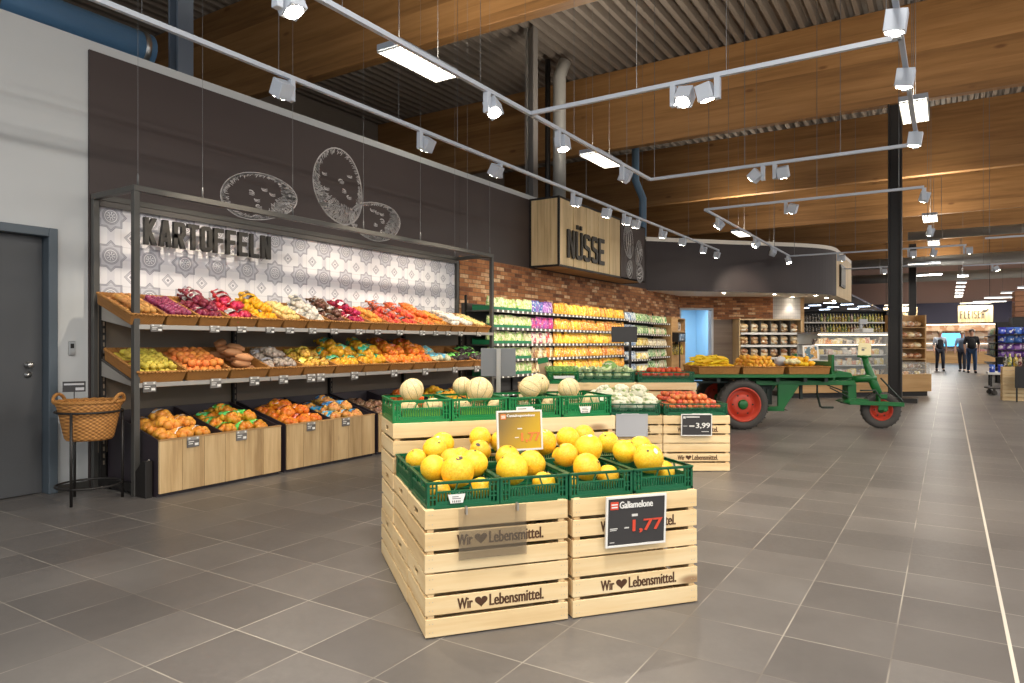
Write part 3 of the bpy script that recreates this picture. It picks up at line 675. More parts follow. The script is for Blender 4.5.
PO['lemon'] = [MB().lathe([(.002, -.046), (.01, -.04), (.024, -.026), (.031, 0), (.024, .026), (.01, .04), (.002, .046)], 12).mesh('lemon', _ml)]
PO['mango'] = potato_me('mango', (240, 186, 40), (.06, .042, .036), .2, hue=.02)
b = MB()
pts = [(math.cos(a) * .11, math.sin(a) * .11 - .08, 0) for a in [rad(38 + 104 * i / 8) for i in range(9)]]
b.tube(pts, [.006, .012, .017, .019, .0195, .019, .017, .012, .005], 8)
PO['banana'] = [b.mesh('banana', pm('banana_skin', (252, 208, 36), .45, var=.1, vs=10, rnd=.08, hue=.012))]

def pile(kind, fr, w, d, z0, size, label, group, cat, layers=2, mound=.3, jitter=.25, name=None, flat=False, y0=0, squash=.8):
    """lays single fruits in offset layers on a tray given by matrix fr (x right, y back, z up)"""
    for L in range(layers):
        q = 1 - mound * L
        nx, ny = max(1, int(w * q / size)), max(1, int(d * q / (size * .95)))
        for i in range(nx):
            for j in range(ny):
                x = (i + .5 - nx / 2) * size + (L % 2) * size * .3 + R.uniform(-jitter, jitter) * size * .5
                y = y0 + d / 2 + (j + .5 - ny / 2) * size * .95 + R.uniform(-jitter, jitter) * size * .5
                z = z0 + size * .45 + L * size * squash + R.uniform(-.1, .1) * size
                me = R.choice(PO[kind])
                Mx = fr @ T(x, y, z) @ (Matrix.Rotation(R.uniform(-.5, .5) + (PI / 2 if flat == 'y' else 0), 4, 'Z') @ Matrix.Rotation(R.uniform(-.3, .3), 4, 'X') if flat else rot())
                tag(link(name or me.name.split('.')[0], me, M=Mx), label, cat, group)

# net bags: one bag moves together, with a printed band and a tied tail
NB = {}
def netbag_me(key, c, net, band, r=.03, netw=.35, hue=.02, big=1.0):
    out = []
    mt = m_net('net_' + key, c, net, netw, hue); mb_ = m_pack('band_' + key, band, tuple(min(255, v + 50) for v in band), rnd=.06)
    for s in range(3):
        rr = random.Random(s * 7 + 3); b = MB(); b.ell((0, 0, .03), (.085, .05, .026), 12, 7, 0, None, .15, s)
        for i in range(30):
            a = rr.uniform(0, 2 * PI); u = rr.uniform(.35, 1)
            x, y = math.cos(a) * .105 * u, math.sin(a) * .066 * u
            z = .035 + rr.uniform(.2, 1) * .036 * math.sqrt(max(.05, 1 - u * u)) * 1.5
            b.ell((x, y, z), r * rr.uniform(.88, 1.12), 9, 6, 0, None, .06, i)
        body = b.mesh('net_contents', mt)
        b = MB(); vs = []; fs = []
        for i in range(9):
            a = PI * (i / 8) * min(.75, (.42 + .14 * s) * big) + (.12 + .2 * (s == 1)) * PI
            for x in (-.03 * big, .028 * big): vs.append((x + (.008 if i % 2 else 0), -math.cos(a) * (.05 + r), .035 + math.sin(a) * (.044 + r * .9)))
        for i in range(8): fs.append((2 * i, 2 * i + 1, 2 * i + 3, 2 * i + 2))
        b.add(vs, fs, 0, True); band_ = b.mesh('label_band', mb_)
        b = MB(); b.tube([(.1, 0, .04), (.125, .005, .045), (.135, .01, .045), (.158, .015, .035)], [.03, .012, .007, .016], 7); tail = b.mesh('tied_tail', mt)
        out.append((body, band_, tail))
    NB[key] = out
def netbag(key, Mx, label, group):
    body, band_, tail = R.choice(NB[key])
    t = thing('net_bag', label, 'net bag', group=group, M=Mx)
    link('net_contents', body, t); link('label_band', band_, t); link('tied_tail', tail, t)
netbag_me('redonion', (128, 36, 52), (90, 20, 40), (120, 118, 116), .024)
netbag_me('red', (190, 44, 56), (210, 30, 50), (150, 148, 146), .026)
netbag_me('yellow', (226, 168, 24), (240, 190, 20), (74, 70, 78), .028)
netbag_me('garlic', (222, 214, 198), (120, 118, 112), (104, 104, 104), .024)
netbag_me('darkonion', (112, 74, 52), (70, 50, 44), (128, 122, 116), .024)
netbag_me('pink', (176, 34, 62), (220, 40, 80), (214, 200, 200), .022)
netbag_me('mixed', (206, 92, 46), (90, 50, 60), (96, 92, 104), .026)
netbag_me('orange', (224, 118, 36), (226, 90, 30), (226, 130, 60), .03)
netbag_me('gold', (238, 176, 40), (244, 160, 30), (52, 160, 112), .032, .35, .02, 1.3)
netbag_me('goldred', (232, 140, 36), (232, 80, 40), (220, 96, 60), .032)
netbag_me('amber', (234, 160, 60), (220, 130, 50), (222, 214, 206), .03, .25, .015)
netbag_me('greenlabel', (222, 150, 40), (90, 150, 60), (66, 186, 74), .028, .35, .02, 1.8)
netbag_me('bluelabel', (226, 162, 62), (70, 140, 190), (44, 146, 204), .028, .35, .02, 2.0)
netbag_me('silver', (176, 160, 142), (200, 196, 196), (196, 194, 200), .022)
netbag_me('spotted', (224, 182, 64), (96, 106, 130), (232, 196, 60), .022)
netbag_me('dark', (58, 44, 44), (40, 40, 40), (100, 190, 66), .03, .35, .02, 1.4)
netbag_me('brownsack', (132, 100, 72), (110, 84, 60), (150, 118, 84), .028)
netbag_me('cyan', (214, 206, 160), (120, 200, 220), (90, 186, 224), .026, .35, .02, 2.0)

# ------------------------------------------------------------------ potato wall
WL = Fr(-6.3, 0, 90)                     # x runs along the wall, y into it
# hanging canopy frame
t_ = thing('canopy_frame', 'tall slim dark steel frame around the potato shelves, hung on wires', 'frame', (-6.3, 3.12, 0), PI / 2)
yb, yf, L = -.06, -.69, 5.2
for (x, y) in ((0, yb), (0, yf), (L, yb), (L, yf)):
    b = MB(); b.bx(x - .025, y - .025, 0, x + .025, y + .025, 2.489); b.build('post', M['frame'], t_, bevel=.003)
for q in ((-.025, yb - .025, L + .025, yb + .025), (-.025, yf - .025, L + .025, yf + .025), (-.024, yf + .025, .024, yb - .025), (L - .024, yf + .025, L + .024, yb - .025)):
    b = MB(); b.bx(q[0], q[1], 2.49, q[2], q[3], 2.539); b.build('top_rail', M['frame'], t_, bevel=.003)
b = MB(); b.bx(.03, yb - .02, 2.44, L - .03, yb, 2.488); b.build('sign_rail', M['shelf'], t_)
for x in (.02, .6, 1.6, 2.6, 3.6, 4.6, 5.15):
    for y in ((yf,) if 0 < x < 5 else (yf, yb)):
        b = MB(); b.tube([(x, y, 2.54), (x, y, 3.2), (x, y, 8.4)], .0016, 5); b.lathe([(.008, 2.54), (.008, 2.62), (.003, 2.64)], 8, 0, T(x, y, 0)); b.build('suspension_wire', M['wire'], t_)
# sign KARTOFFELN
t_ = thing('wall_sign', 'large dark block letters reading KARTOFFELN in front of the patterned tiles', 'sign', (-6.14, 3.48, 2.14))
b = MB(); put_block(b, 'KARTOFFELN', 0, 0, 0, .118, .245, .039, .021, .035, WALLX); b.build('letters', M['letter'], t_)
b = MB()
for z in (.0,): b.bx(-.03, .0, z + .002, -.004, 1.36, z + .014)
for y in (.1, .7, 1.3): b.bx(-.115, y, .1, -.02, y + .02, .12)
b.build('mounting_rail', M['white'], t_)

# chalk drawings on the dark panel
def stroke(mb, pts, w, x=0.0):
    """flat chalk line of width w lying on the panel plane (y, z)"""
    vs = []; fs = []; n = len(pts)
    for i, p in enumerate(pts):
        a, c = pts[max(0, i - 1)], pts[min(n - 1, i + 1)]; d = V((c[0] - a[0], c[1] - a[1])); d.normalize()
        ww = w * (.35 + .65 * math.sin(PI * (i + .4) / n))
        vs += [(x, p[0] - d.y * ww / 2, p[1] + d.x * ww / 2), (x, p[0] + d.y * ww / 2, p[1] - d.x * ww / 2)]
    for i in range(n - 1): fs.append((2 * i, 2 * i + 1, 2 * i + 3, 2 * i + 2))
    mb.add(vs, fs)
def tuber(mb, cy, cz, ry, rz, tilt, seed, shade=(-2.2, .9), waist=0, k=1.0):
    rr = random.Random(seed); ct, s_ = math.cos(tilt), math.sin(tilt)
    def P(a, q):
        w = 1 + .05 * math.sin(2 * a + seed) + .03 * math.sin(3 * a + 2 * seed) - waist * math.cos(a) ** 2 * .3
        x, y = math.cos(a) * ry * q * w, math.sin(a) * rz * q * w
        return (cy + x * ct - y * s_, cz + x * s_ + y * ct)
    for q, w in ((1, .016), (.985, .01)): stroke(mb, [P(2 * PI * i / 70, q + rr.uniform(-.004, .004)) for i in range(71)], w * k * 1.3)
    def dens(a):
        m = (shade[0] + shade[1]) / 2; h = (shade[1] - shade[0]) / 2
        d = (a - m + PI) % (2 * PI) - PI
        return max(.16, min(1, 1.25 - abs(d) / h))
    for i in range(int(1900 * k)):
        a = rr.uniform(0, 2 * PI); de = dens(a)
        if rr.random() > de: continue
        q1 = .985 - rr.random() ** 1.3 * (.06 + .42 * de * de); ln = rr.uniform(.04, .12); q0 = max(.3, q1 - ln); da = rr.uniform(.03, .09)
        stroke(mb, [P(a + da * (1 - t), q0 + (q1 - q0) * t) for t in (0, .5, 1)], rr.uniform(.005, .0085) * k)
    for i in range(6):                                  # eyes and spots
        a = rr.uniform(0, 2 * PI); q = rr.uniform(.15, .72); c = P(a, q); r_ = rr.uniform(.02, .045) * k; t0 = rr.uniform(0, 6)
        stroke(mb, [(c[0] + math.cos(t0 + u) * r_, c[1] + .6 * math.sin(t0 + u) * r_) for u in (0, .5, 1, 1.5, 2, 2.5, 3)], .014 * k)
        for h in range(3): stroke(mb, [(c[0] - .02 * k, c[1] - .012 * h * k), (c[0] + .02 * k, c[1] - .012 * h * k - .004), (c[0] + .05 * k, c[1] - .012 * h * k + .004)], .006 * k)
for i, (cy, cz, ry, rz, ti, wst, lb) in enumerate(((4.84, 2.83, .47, .255, .12, 0, 'left lying potato, chalk drawing on the dark wall panel'), (5.98, 3.16, .47, .41, 2.0, .25, 'tall upright potato, chalk drawing on the dark wall panel'), (6.63, 2.83, .46, .245, .14, 0, 'right lying potato, chalk drawing beside the tall one'))):
    b = MB(); tuber(b, 0, 0, ry, rz, ti, i + 1, (-2.0, 1.0) if i != 1 else (0.6, 4.2), wst)
    tag(b.build('chalk_drawing', M['chalk'], None, (-6.2735 + .0006 * i, cy, cz)), lb, 'drawing')

# shelf units with two sloping tiers
SL = rad(20)
def tier(x, z): return WL.M @ T(x, -.70, z) @ Matrix.Rotation(SL, 4, 'X')
for i in range(4):
    t_ = thing('sloped_shelf_unit', f'dark two-tier sloping produce shelf on the tiled wall, {ORD[i]} section from the door', 'shelf', WL.at(3.13 + i * 1.3, 0, 0).translation, PI / 2)
    W = 1.298
    b = MB(); b.bx(.0, -.1, .3, W, -.07, 1.62); b.build('back_panel', M['shelfback'], t_)
    b = MB(); b.bx(0, -.62, .02, W, -.05, .09); b.build('foot', M['black'], t_)
    for xx in ((0.012, W - .012) if i == 3 else (.012,)):
        b = MB(); b.bx(xx - .012, -.14, .09, xx + .028, -.1, 1.66)
        for k in range(22): b.bx(xx + .002, -.146, .2 + k * .06, xx + .014, -.139, .235 + k * .06, 1)
        b.build('slotted_upright', [M['black'], M['shelfback']], t_)
    for z, nm in ((1.39, 'upper'), (.91, 'lower')):
        sh = link('shelf', None, t_)
        b = MB(); ca, sa = math.cos(SL), math.sin(SL)
        b.prism([(-.70, z - .012), (-.70, z), (-.70 + .62 * ca, z + .62 * sa), (-.70 + .62 * ca, z + .62 * sa - .012)], .002, W - .002, 'x')
        bpy.data.objects.remove(sh); sh = b.build('shelf', M['shelf'], t_)
        b = MB(); b.bx(.004, -.716, z - .028, W - .004, -.702, z + .012); b.build('price_rail', M['rail'], sh, bevel=.003)
        for xx in ([.006, W - .006] if i in (0, 3) else [.006]):
            b = MB(); b.prism([(-.69, z - .03), (-.69, z - .013), (-.12, z + .19), (-.12, z + .06)], xx - .004, xx + .004, 'x'); b.build('bracket', M['rail'], sh)
# wicker trays
def tray_me(w, d, h):
    b = MB(); th = .012; fl = .014
    lo = [(-w / 2 + fl, fl), (w / 2 - fl, fl), (w / 2 - fl, d - fl), (-w / 2 + fl, d - fl)]; hi = [(-w / 2, 0), (w / 2, 0), (w / 2, d), (-w / 2, d)]
    li = [(-w / 2 + fl + th, fl + th), (w / 2 - fl - th, fl + th), (w / 2 - fl - th, d - fl - th), (-w / 2 + fl + th, d - fl - th)]
    hin = [(x * (1 - 2 * th / w), y + (th if y == 0 else -th)) for x, y in hi]
    vs = [(*p, 0) for p in lo] + [(*p, h) for p in hi] + [(*p, h) for p in hin] + [(*p, .012) for p in li]
    fs = [(3, 2, 1, 0), (12, 13, 14, 15)]
    for r_ in range(3):
        for j in range(4): fs.append((r_ * 4 + j, r_ * 4 + (j + 1) % 4, r_ * 4 + 4 + (j + 1) % 4, r_ * 4 + 4 + j))
    b.add(vs, fs)
    rim = MB(); rim.tube([(x * .985, (y - d / 2) * .985 + d / 2, h) for x, y in hi], .011, 8, 0, True)
    for j in range(4):
        a, c = V((*hi[j], h)), V((*hi[(j + 1) % 4], h)); k = int((c - a).length / .03)
        for i in range(k): p = a.lerp(c, (i + .5) / k); rim.ell(p, (.014, .014, .012), 6, 4)
    return b.mesh('woven_tray', M['wicker'], .004), rim.mesh('woven_rim', M['wickrim'])
tray_a, tray_b = tray_me(.296, .57, .095), tray_me(.42, .57, .1)
def tray(mes, Mx, label, group):
    t = thing('wicker_tray', label, 'tray', group=group, M=Mx); link('woven_body', mes[0], t); link('woven_rim', mes[1], t); return t
def plur(c):
    s = c[1] if c[0] == 'loose' else c[2]; h, *r = s.split(' with '); h = h + ('es' if h.endswith('potato') else '' if h.endswith(('s', 'garlic')) else 's'); return ' with '.join([h] + r)
UP = [('loose', 'brown potato', .058, 2), ('loose', 'red onion', .052, 2), ('net', 'redonion', 'dark red onion net'), ('net', 'red', 'red onion net with grey label'), ('net', 'yellow', 'yellow potato net with dark label'),
      ('loose', 'pale onion', .05, 3), ('net', 'garlic', 'white garlic net with grey label'), ('net', 'darkonion', 'brown shallot net'), ('net', 'pink', 'pink red shallot net'), ('loose', 'orange shallot', .05, 3),
      ('net', 'mixed', 'orange and purple onion net'), ('net', 'mixed', 'orange and purple onion net'), ('net', 'orange', 'orange net'), ('loose', 'orange shallot', .05, 3), ('loose', 'white garlic', .056, 3), ('loose', 'white garlic', .056, 2), ('loose', 'pale onion', .05, 2)]
for i, c in enumerate(UP):
    Mx = tier(3.06 + .305 * (i + .5), 1.392); tr = f'{ORD[i]} tray from left, upper potato shelf'
    tray(tray_a, Mx, f'wicker tray of {plur(c)}, {ORD[i]} from left, upper potato shelf', 'wicker trays on the upper shelf')
    if c[0] == 'loose':
        pile(c[1], Mx, .25, .52, .035 if c[3] < 3 else .03, c[2], f'{c[1]} lying loose in the {tr}', f'{c[1]}s in the {tr}', 'onion' if 'onion' in c[1] else c[1].split()[-1], c[3], .14, y0=.025)
    else:
        for k, (x, y, z) in enumerate(((-.065, .14, .035), (.065, .15, .03), (-.06, .3, .045), (.07, .31, .04), (0, .45, .05), (.02, .22, .1), (-.01, .36, .115), (.03, .47, .12))):
            netbag(c[1], Mx @ T(x, y, z) @ Matrix.Rotation(R.uniform(-.4, .4) + PI / 2, 4, 'Z') @ Matrix.Rotation(R.uniform(-.2, .2), 4, 'Y'), f'{c[2]} in the {tr}', f'nets in the {tr}')
MID = [('loose', 'yellow potato', .06, 2), ('loose', 'orange onion', .068, 2), ('loose', 'sweet potato', .078, 2), ('net', 'silver', 'silvery net of small potatoes', 7), ('net', 'spotted', 'yellow net with grey specks', 7), ('net', 'gold', 'yellow potato net with green label', 9), ('net', 'gold', 'yellow potato net with green label', 9),
       ('net', 'goldred', 'orange potato net with red label', 9), ('net', 'goldred', 'orange potato net with red label', 9), ('net', 'cyan', 'bag with light blue print', 5), ('net', 'dark', 'dark bag with green label', 3), ('net', 'dark', 'dark bag with green label', 6)]
for i, c in enumerate(MID):
    Mx = tier(3.12 + .43 * (i + .5), .912); tr = f'{ORD[i]} tray from left, middle potato shelf'
    w_ = tray(tray_b, Mx, f'wicker tray of {plur(c)}, {ORD[i]} from left, middle potato shelf', 'wicker trays on the middle shelf')
    if i == 0:
        b = MB(); b.bx(-.195, .275, .012, .195, .288, .1); b.build('divider', M['wicker'], w_)
    if c[0] == 'loose':
        if c[1] == 'sweet potato':
            for k in range(12):
                me = R.choice(PO[c[1]]); x, y, z = R.uniform(-.08, .08), .09 + .13 * (k % 4), .06 + .062 * (k // 4)
                tag(link('sweet_potato', me, M=Mx @ T(x, y, z) @ Matrix.Rotation(R.uniform(-.9, .9), 4, 'Z')), f'brown sweet potato lying in the {tr}', 'sweet potato', f'sweet potatoes in the {tr}')
        else: pile(c[1], Mx, .38, .5, .04, c[2], f'{c[1]} lying loose in the {tr}', f'{c[1]}s in the {tr}', c[1].split()[-1], c[3], .1, y0=.03)
    else:
        spots = [(-.12, .12, .04), (.0, .13, .04), (.12, .12, .04), (-.1, .32, .05), (.02, .33, .06), (.13, .31, .05), (-.05, .2, .125), (.08, .23, .12), (.02, .42, .13)][:c[3]]
        spots = [(x, y + (.06 if i >= 9 else .045), z) for x, y, z in spots]
        for (x, y, z) in spots:
            s_ = 1.1 if c[1].startswith('gold') else 1
            netbag(c[1], Mx @ T(x, y, z) @ Matrix.Rotation(R.uniform(-.5, .5) + PI / 2, 4, 'Z') @ Matrix.Rotation(R.uniform(-.25, .25), 4, 'Y') @ Matrix.Scale(s_, 4), f'{c[2]} in the {tr}', f'nets in the {tr}')
# price tags clipped to the rails
def tag_me(w, h, hd=True):
    b = MB(); b.bx(-w / 2, -.006, -h, w / 2, 0, 0, 0); b.bx(-w / 2, -.0075, -h * .3, w / 2, -.006, 0, 1)
    for sx in (-1, 1): b.bx(sx * w * .33 - .008, -.009, -h * .22, sx * w * .33 + .008, -.0075, -h * .05, 2)
    for i in range(2): b.bx(-w * .4, -.0072, -h * (.5 + .2 * i), w * (.05 - .1 * i), -.006, -h * (.42 + .2 * i), 2)
    b.bx(w * .12, -.0072, -h * .86, w * .42, -.006, -h * .62, 2)
    return b.mesh('price_tag', [M['taggrey'], M['rail'], M['white']])
tg = tag_me(.11, .085); tgs = tag_me(.1, .06)
PLU = ['first', 'second', 'third', 'fourth', 'fifth', 'sixth', 'seventh', 'eighth', 'ninth', 'tenth', 'eleventh', 'twelfth', 'thirteenth', 'fourteenth', 'fifteenth', 'sixteenth', 'seventeenth', 'eighteenth']
for i, x in enumerate((3.28, 3.82, 4.10, 4.42, 4.66, 4.95, 5.25, 5.62, 5.92, 6.3, 6.72, 6.99, 7.25, 7.52, 7.95)):
    tag(link('price_tag', tgs, M=WL.at(x, -.717, 1.405)), f'small grey price tag on the upper potato shelf rail, {PLU[i]} from the left', 'price tag', 'price tags on the upper rail')
for i, x in enumerate((3.22, 3.83, 4.24, 4.58, 4.93, 5.06, 5.55, 6.2, 6.78, 7.4, 7.9)):
    tag(link('price_tag', tg, M=WL.at(x, -.717, .93)), f'grey price card hung on the middle potato shelf rail, {PLU[i]} from the left', 'price tag', 'price tags on the middle rail')
# floor bins
BINC = [(('amber', 'orange onion net'), ('greenlabel', 'potato net with green label')), (('goldred', 'potato net with red label'), ('bluelabel', 'potato net with blue label')), (('brownsack', 'brown potato sack'), ('orange', 'orange net')), (('gold', 'yellow potato net'), ('amber', 'amber onion net'))]
for i in range(4):
    x0 = 3.18 + i * 1.27; W = 1.2
    t_ = thing('produce_bin', f'low wooden produce bin with oak board front standing on the floor, {ORD[i]} from the door', 'bin', WL.at(x0, -.93, 0).translation, PI / 2)
    b = MB()
    for k in range(6): b.bx(k * .2 + .0015, -.0, .03, k * .2 + .1985, .02, .455)
    b.build('front_boards', M['oak'], t_, bevel=.002)
    b = MB(); b.bx(0, -.003, .455, W, .024, .468); b.build('top_edge', M['counteroak'], t_)
    for xx in (0, W / 2 - .006, W - .012):
        b = MB(); b.prism([(.02, .03), (.02, .462), (.78, .66), (.78, .03)], xx, xx + .012, 'x'); b.build('side_panel', M['bin_side'], t_)
    b = MB(); b.bx(.012, .03, .33, W - .012, .78, .35); b.bx(.0, .04, 0, W, .76, .03); b.bx(.012, .768, .3, W - .012, .78, .66); b.build('inner_tray', M['bin_side'], t_)
    for h in (0, 1):
        key, lb = BINC[i][h]
        sp = [(-.17, .13, .36), (.0, .12, .365), (.17, .13, .36), (-.16, .33, .4), (.02, .32, .41), (.17, .35, .39), (-.12, .52, .43), (.08, .54, .45), (-.08, .22, .45), (.11, .25, .45), (.0, .42, .5)]
        if i == 2 and h == 0: sp = sp[:7]
        for (x, y, z) in sp:
            netbag(key, WL.at(x0 + .3 + h * .6 + x * .9, -.84 + y * .95, z + .05) @ Matrix.Rotation(R.uniform(-.5, .5) + PI / 2, 4, 'Z') @ Matrix.Rotation(.12 + R.uniform(-.15, .15), 4, 'X') @ Matrix.Scale(1.12, 4), f'{lb} lying in the {"left" if h == 0 else "right"} half of the {ORD[i]} floor bin', f'nets in the {ORD[i]} floor bin, {"left" if h == 0 else "right"} half')
    for h in (0, 1):
        if i < 3: tag(link('price_tag', tg, M=WL.at(x0 + .29 + h * .47, -.933, .462)), f'grey price card hung on the front of the {ORD[i]} floor bin, {"left" if h == 0 else "right"} one', 'price tag', 'price tags on the floor bins')
t_ = thing('floor_bracket', 'folded dark plastic bracket standing between frame post and first floor bin', 'bracket', WL.at(3.105, -.86, 0).translation, PI / 2)
b = MB(); b.prism([(.0, 0), (.0, .3), (.05, .3), (.2, .16), (.22, 0)], .0, .06, 'x'); b.build('plate', M['black'], t_, bevel=.004)
b = MB(); b.tube([(.03, .0, .31), (.03, .2, .17)], .006, 6); b.build('edge', M['rail'], t_)

# ------------------------------------------------------------------ wicker basket on its steel stand
t_ = thing('basket_stand', 'round black steel stand with three legs and a low ring, beside the door', 'stand', (-5.77, 2.84, 0))
rs = .23
for a in (-57, 63, 180): b = MB(); b.tube([(rs * math.cos(rad(a)), rs * math.sin(rad(a)), 0), (rs * math.cos(rad(a)), rs * math.sin(rad(a)), .715)], .011, 10); b.build('leg', M['black'], t_)
for z, nm in ((.71, 'upper_ring'), (.13, 'lower_ring')): b = MB(); b.tube([(rs * math.cos(2 * PI * i / 36), rs * math.sin(2 * PI * i / 36), z) for i in range(36)], .009, 8, 0, True); b.build(nm, M['black'], t_)
t_ = thing('laundry_basket', 'oval honey coloured wicker basket with two loop handles, set in the steel stand', 'basket', (-5.77, 2.84, .485), rad(38))
b = MB(); prof = [(.001, 0), (.17, 0), (.185, .02), (.215, .16), (.238, .26), (.262, .30), (.25, .305), (.226, .262), (.203, .16), (.172, .03), (.001, .028)]
b.lathe(prof, 40, 0, Matrix.Diagonal((.94, .84, 1, 1)), True, lambda a: 1 + .012 * math.cos(a * 20)); b.build('woven_body', M['wickerb'], t_)
b = MB(); b.tube([(.256 * .94 * math.cos(2 * PI * i / 48), .256 * .84 * math.sin(2 * PI * i / 48), .302 + .004 * math.sin(i * PI * .9)) for i in range(48)], .013, 8, 0, True); b.build('rim', M['wickrim'], t_)
for sx in (-1, 1):
    b = MB(); b.tube([(sx * (.225 + .012 * math.sin(PI * i / 10)), .085 * math.cos(PI * i / 10), .30 + .06 * math.sin(PI * i / 10)) for i in range(11)], .013, 8); b.build('handle', M['wickrim'], t_)
t_ = thing('price_tag', 'grey price card standing on the rear rim of the wicker basket stand', 'price tag', (-6.05, 2.86, .85), rad(60))
b = MB(); b.bx(-.08, -.004, 0, .08, .004, .085); b.bx(-.07, -.006, .055, .07, -.004, .07, 1); b.bx(.01, -.006, .012, .07, -.004, .035, 1); b.build('card', [M['board'], M['lgrey']], t_)
b = MB(); b.tube([(0, .006, .03), (0, .008, -.16)], .004, 6); b.build('clip', M['black'], t_)
# ------------------------------------------------------------------ wooden crates
CW, CD, CH = .652, .424, .2725
def crate_meshes():
    f = MB(); s = MB(); p = MB(); w, d, h = CW, CD, CH
    zs = [(.006, .082), (.098, .174), (.190, .2705)]
    for z0, z1 in zs:
        f.bx(0, 0, z0, w, .011, z1); f.bx(0, d - .011, z0, w, d, z1)
    for x0 in (0.0,):
        for k, (z0, z1) in enumerate(zs):
            if k < 2: s.bx(x0, .0115, z0, x0 + .011, d - .0115, z1)
            else:   # hand hole in the top side board
                c = d / 2
                s.bx(x0, .0115, z0, x0 + .011, c - .055, z1); s.bx(x0, c + .055, z0, x0 + .011, d - .0115, z1)
                s.bx(x0, c - .055, z0, x0 + .011, c + .055, z0 + .024); s.bx(x0, c - .055, z0 + .05, x0 + .011, c + .055, z1)
                for sg in (-1, 1): s.bx(x0 + .001, c + sg * .047 - .008, z0 + .023, x0 + .01, c + sg * .047 + .008, z0 + .034)
    p.bx(0, 0, 0, .03, .03, h)
    for k in range(5): f.bx(.0115, .045 + k * .07, .008, w - .0115, .105 + k * .07, .016)
    n = MB()
    for x in (.018, .032, w - .018, w - .032):
        for z0, z1 in zs:
            for z in (z0 + .02, z1 - .02): n.bx(x - .0015, -.0008, z - .0015, x + .0015, .001, z + .0015)
    return f.mesh('front_slats', M['pine'], .0015), s.mesh('side_slats', M['piney'], .0015), p.mesh('corner_posts', M['pine'], .002), n.mesh('nails', M['steel'])
CF, CS, CP, CN = crate_meshes()
lt = MB()
put_text(lt, 'Wir', .14, -.0006, .112, .066, .047, .04, .0006)
a_ = lt.add([(x * .058 + .245, -.0006, z * .052 + .137) for x, z in heart()] , [tuple(range(28))])
put_text(lt, 'Lebensmittel.', .283, -.0006, .112, .25, .05, .045, .0006)
LT = lt.mesh('burnt_lettering', M['burn'])
def wood_crate(Mx, label, group, text=True):
    t = thing('wooden_crate', label, 'crate', group=group, M=Mx)
    link('front_slats', CF, t); link('nails', CN, t)
    for x in (0, CW - .011): link('side_slats', CS, t, (x, 0, 0))
    for x in (.0115, CW - .0415):
        for y in (.0115, CD - .0415): link('corner_post', CP, t, (x, y, 0))
    if text: link('lettering', LT, t)['label'] = 'burnt dark brown slogan with a heart'
    return t
# ------------------------------------------------------------------ green plastic crates
def green_crate_me(w, d, h, mat):
    b = MB(); t = .012; zb = .012
    b.bx(t, t, .004, w - t, d - t, zb)
    for k in range(4): b.bx(.02 + k * (w - .05) / 3.4, .02, 0, .03 + k * (w - .05) / 3.4, d - .02, .004)
    def side(L, Mx):
        b.bx(0, 0, h - .012, L, t, h, 0, Mx); b.bx(0, -.004, h - .006, L, t, h, 0, Mx)        # rim
        b.bx(0, 0, 0, L, t, .022, 0, Mx)
        for x0, x1 in ((0, .012), (.022, .028), (.038, .046), (L - .046, L - .038), (L - .028, L - .022), (L - .012, L)): b.bx(x0, .001, .02, x1, t, h - .01, 0, Mx)
        b.bx(.04, .002, h * .60, L - .04, t - .001, h * .66, 0, Mx)                            # bar under the hand opening
        for zz in (.36, .5, .76): b.bx(.0, .003, h * zz, .046, t - .003, h * zz + .006, 0, Mx); b.bx(L - .046, .003, h * zz, L, t - .003, h * zz + .006, 0, Mx)
        b.bx(.046, .004, .02, L - .046, t - .002, h * .30, 0, Mx)
        n = int((L - .09) / .0135)
        for i in range(n): x = .05 + (L - .1) * (i + .5) / n; b.bx(x - .0028, .003, h * .3, x + .0028, t - .002, h * .61, 0, Mx)
        for i in range(1, 3): x = .046 + (L - .092) * i / 3; b.bx(x - .003, .003, h * .65, x + .003, t - .002, h - .01, 0, Mx @ T(x, 0, h * .65) @ Matrix.Rotation(.35 if i == 1 else -.35, 4, 'Y') @ T(-x, 0, -h * .65))
    side(w, T(0, 0, 0)); side(w, T(w, d, 0) @ Matrix.Rotation(PI, 4, 'Z'))
    side(d, T(w, 0, 0) @ Matrix.Rotation(PI / 2, 4, 'Z')); side(d, T(0, d, 0) @ Matrix.Rotation(-PI / 2, 4, 'Z'))
    return b.mesh('crate_body', mat)
GS = green_crate_me(.322, .40, .122, M['green2']); GSb = green_crate_me(.322, .40, .13, M['green']); GL = green_crate_me(.62, .40, .118, M['green2'])
lab = MB(); lab.prism([(.0, 0), (.055, 0), (.066, .038), (-.011, .038)], -.006, -.004, 'y')
for i in range(5): lab.bx(.008 + i * .008, -.0066, .003, .012 + i * .008, -.006, .012, 1)
for i in range(2): lab.bx(.008, -.0066, .018 + i * .008, .046 - .01 * i, -.006, .021 + i * .008, 1)
LABM = lab.mesh('paper_label', [M['white'], M['taggrey']])
insm = pm('printed_green_insert', (120, 176, 60), .5, var=.35, vs=20)
def green_crate(me, Mx, label, group, lbl=None, ins=False):
    t = thing('plastic_crate', label, 'crate', group=group, M=Mx); link('crate_body', me, t)
    if lbl is not None: link('paper_label', LABM, t, (lbl, 0, .028))['label'] = 'white trapezoid paper label'
    if ins: b = MB(); b.bx(.06, .0135, .014, .262, .0155, .075); b.build('printed_insert', insm, t)
    return t
def melon_me(r, mat, ob=1.0):
    b = MB(); b.ell((0, 0, 0), (r, r, r * ob), 26, 16, 0, None, .035, 2); return b.mesh('skin', mat)
GAL = [melon_me(1, M['galia'], q) for q in (.96, 1.0, .93)]; CAN = melon_me(1, M['cant'], .93)
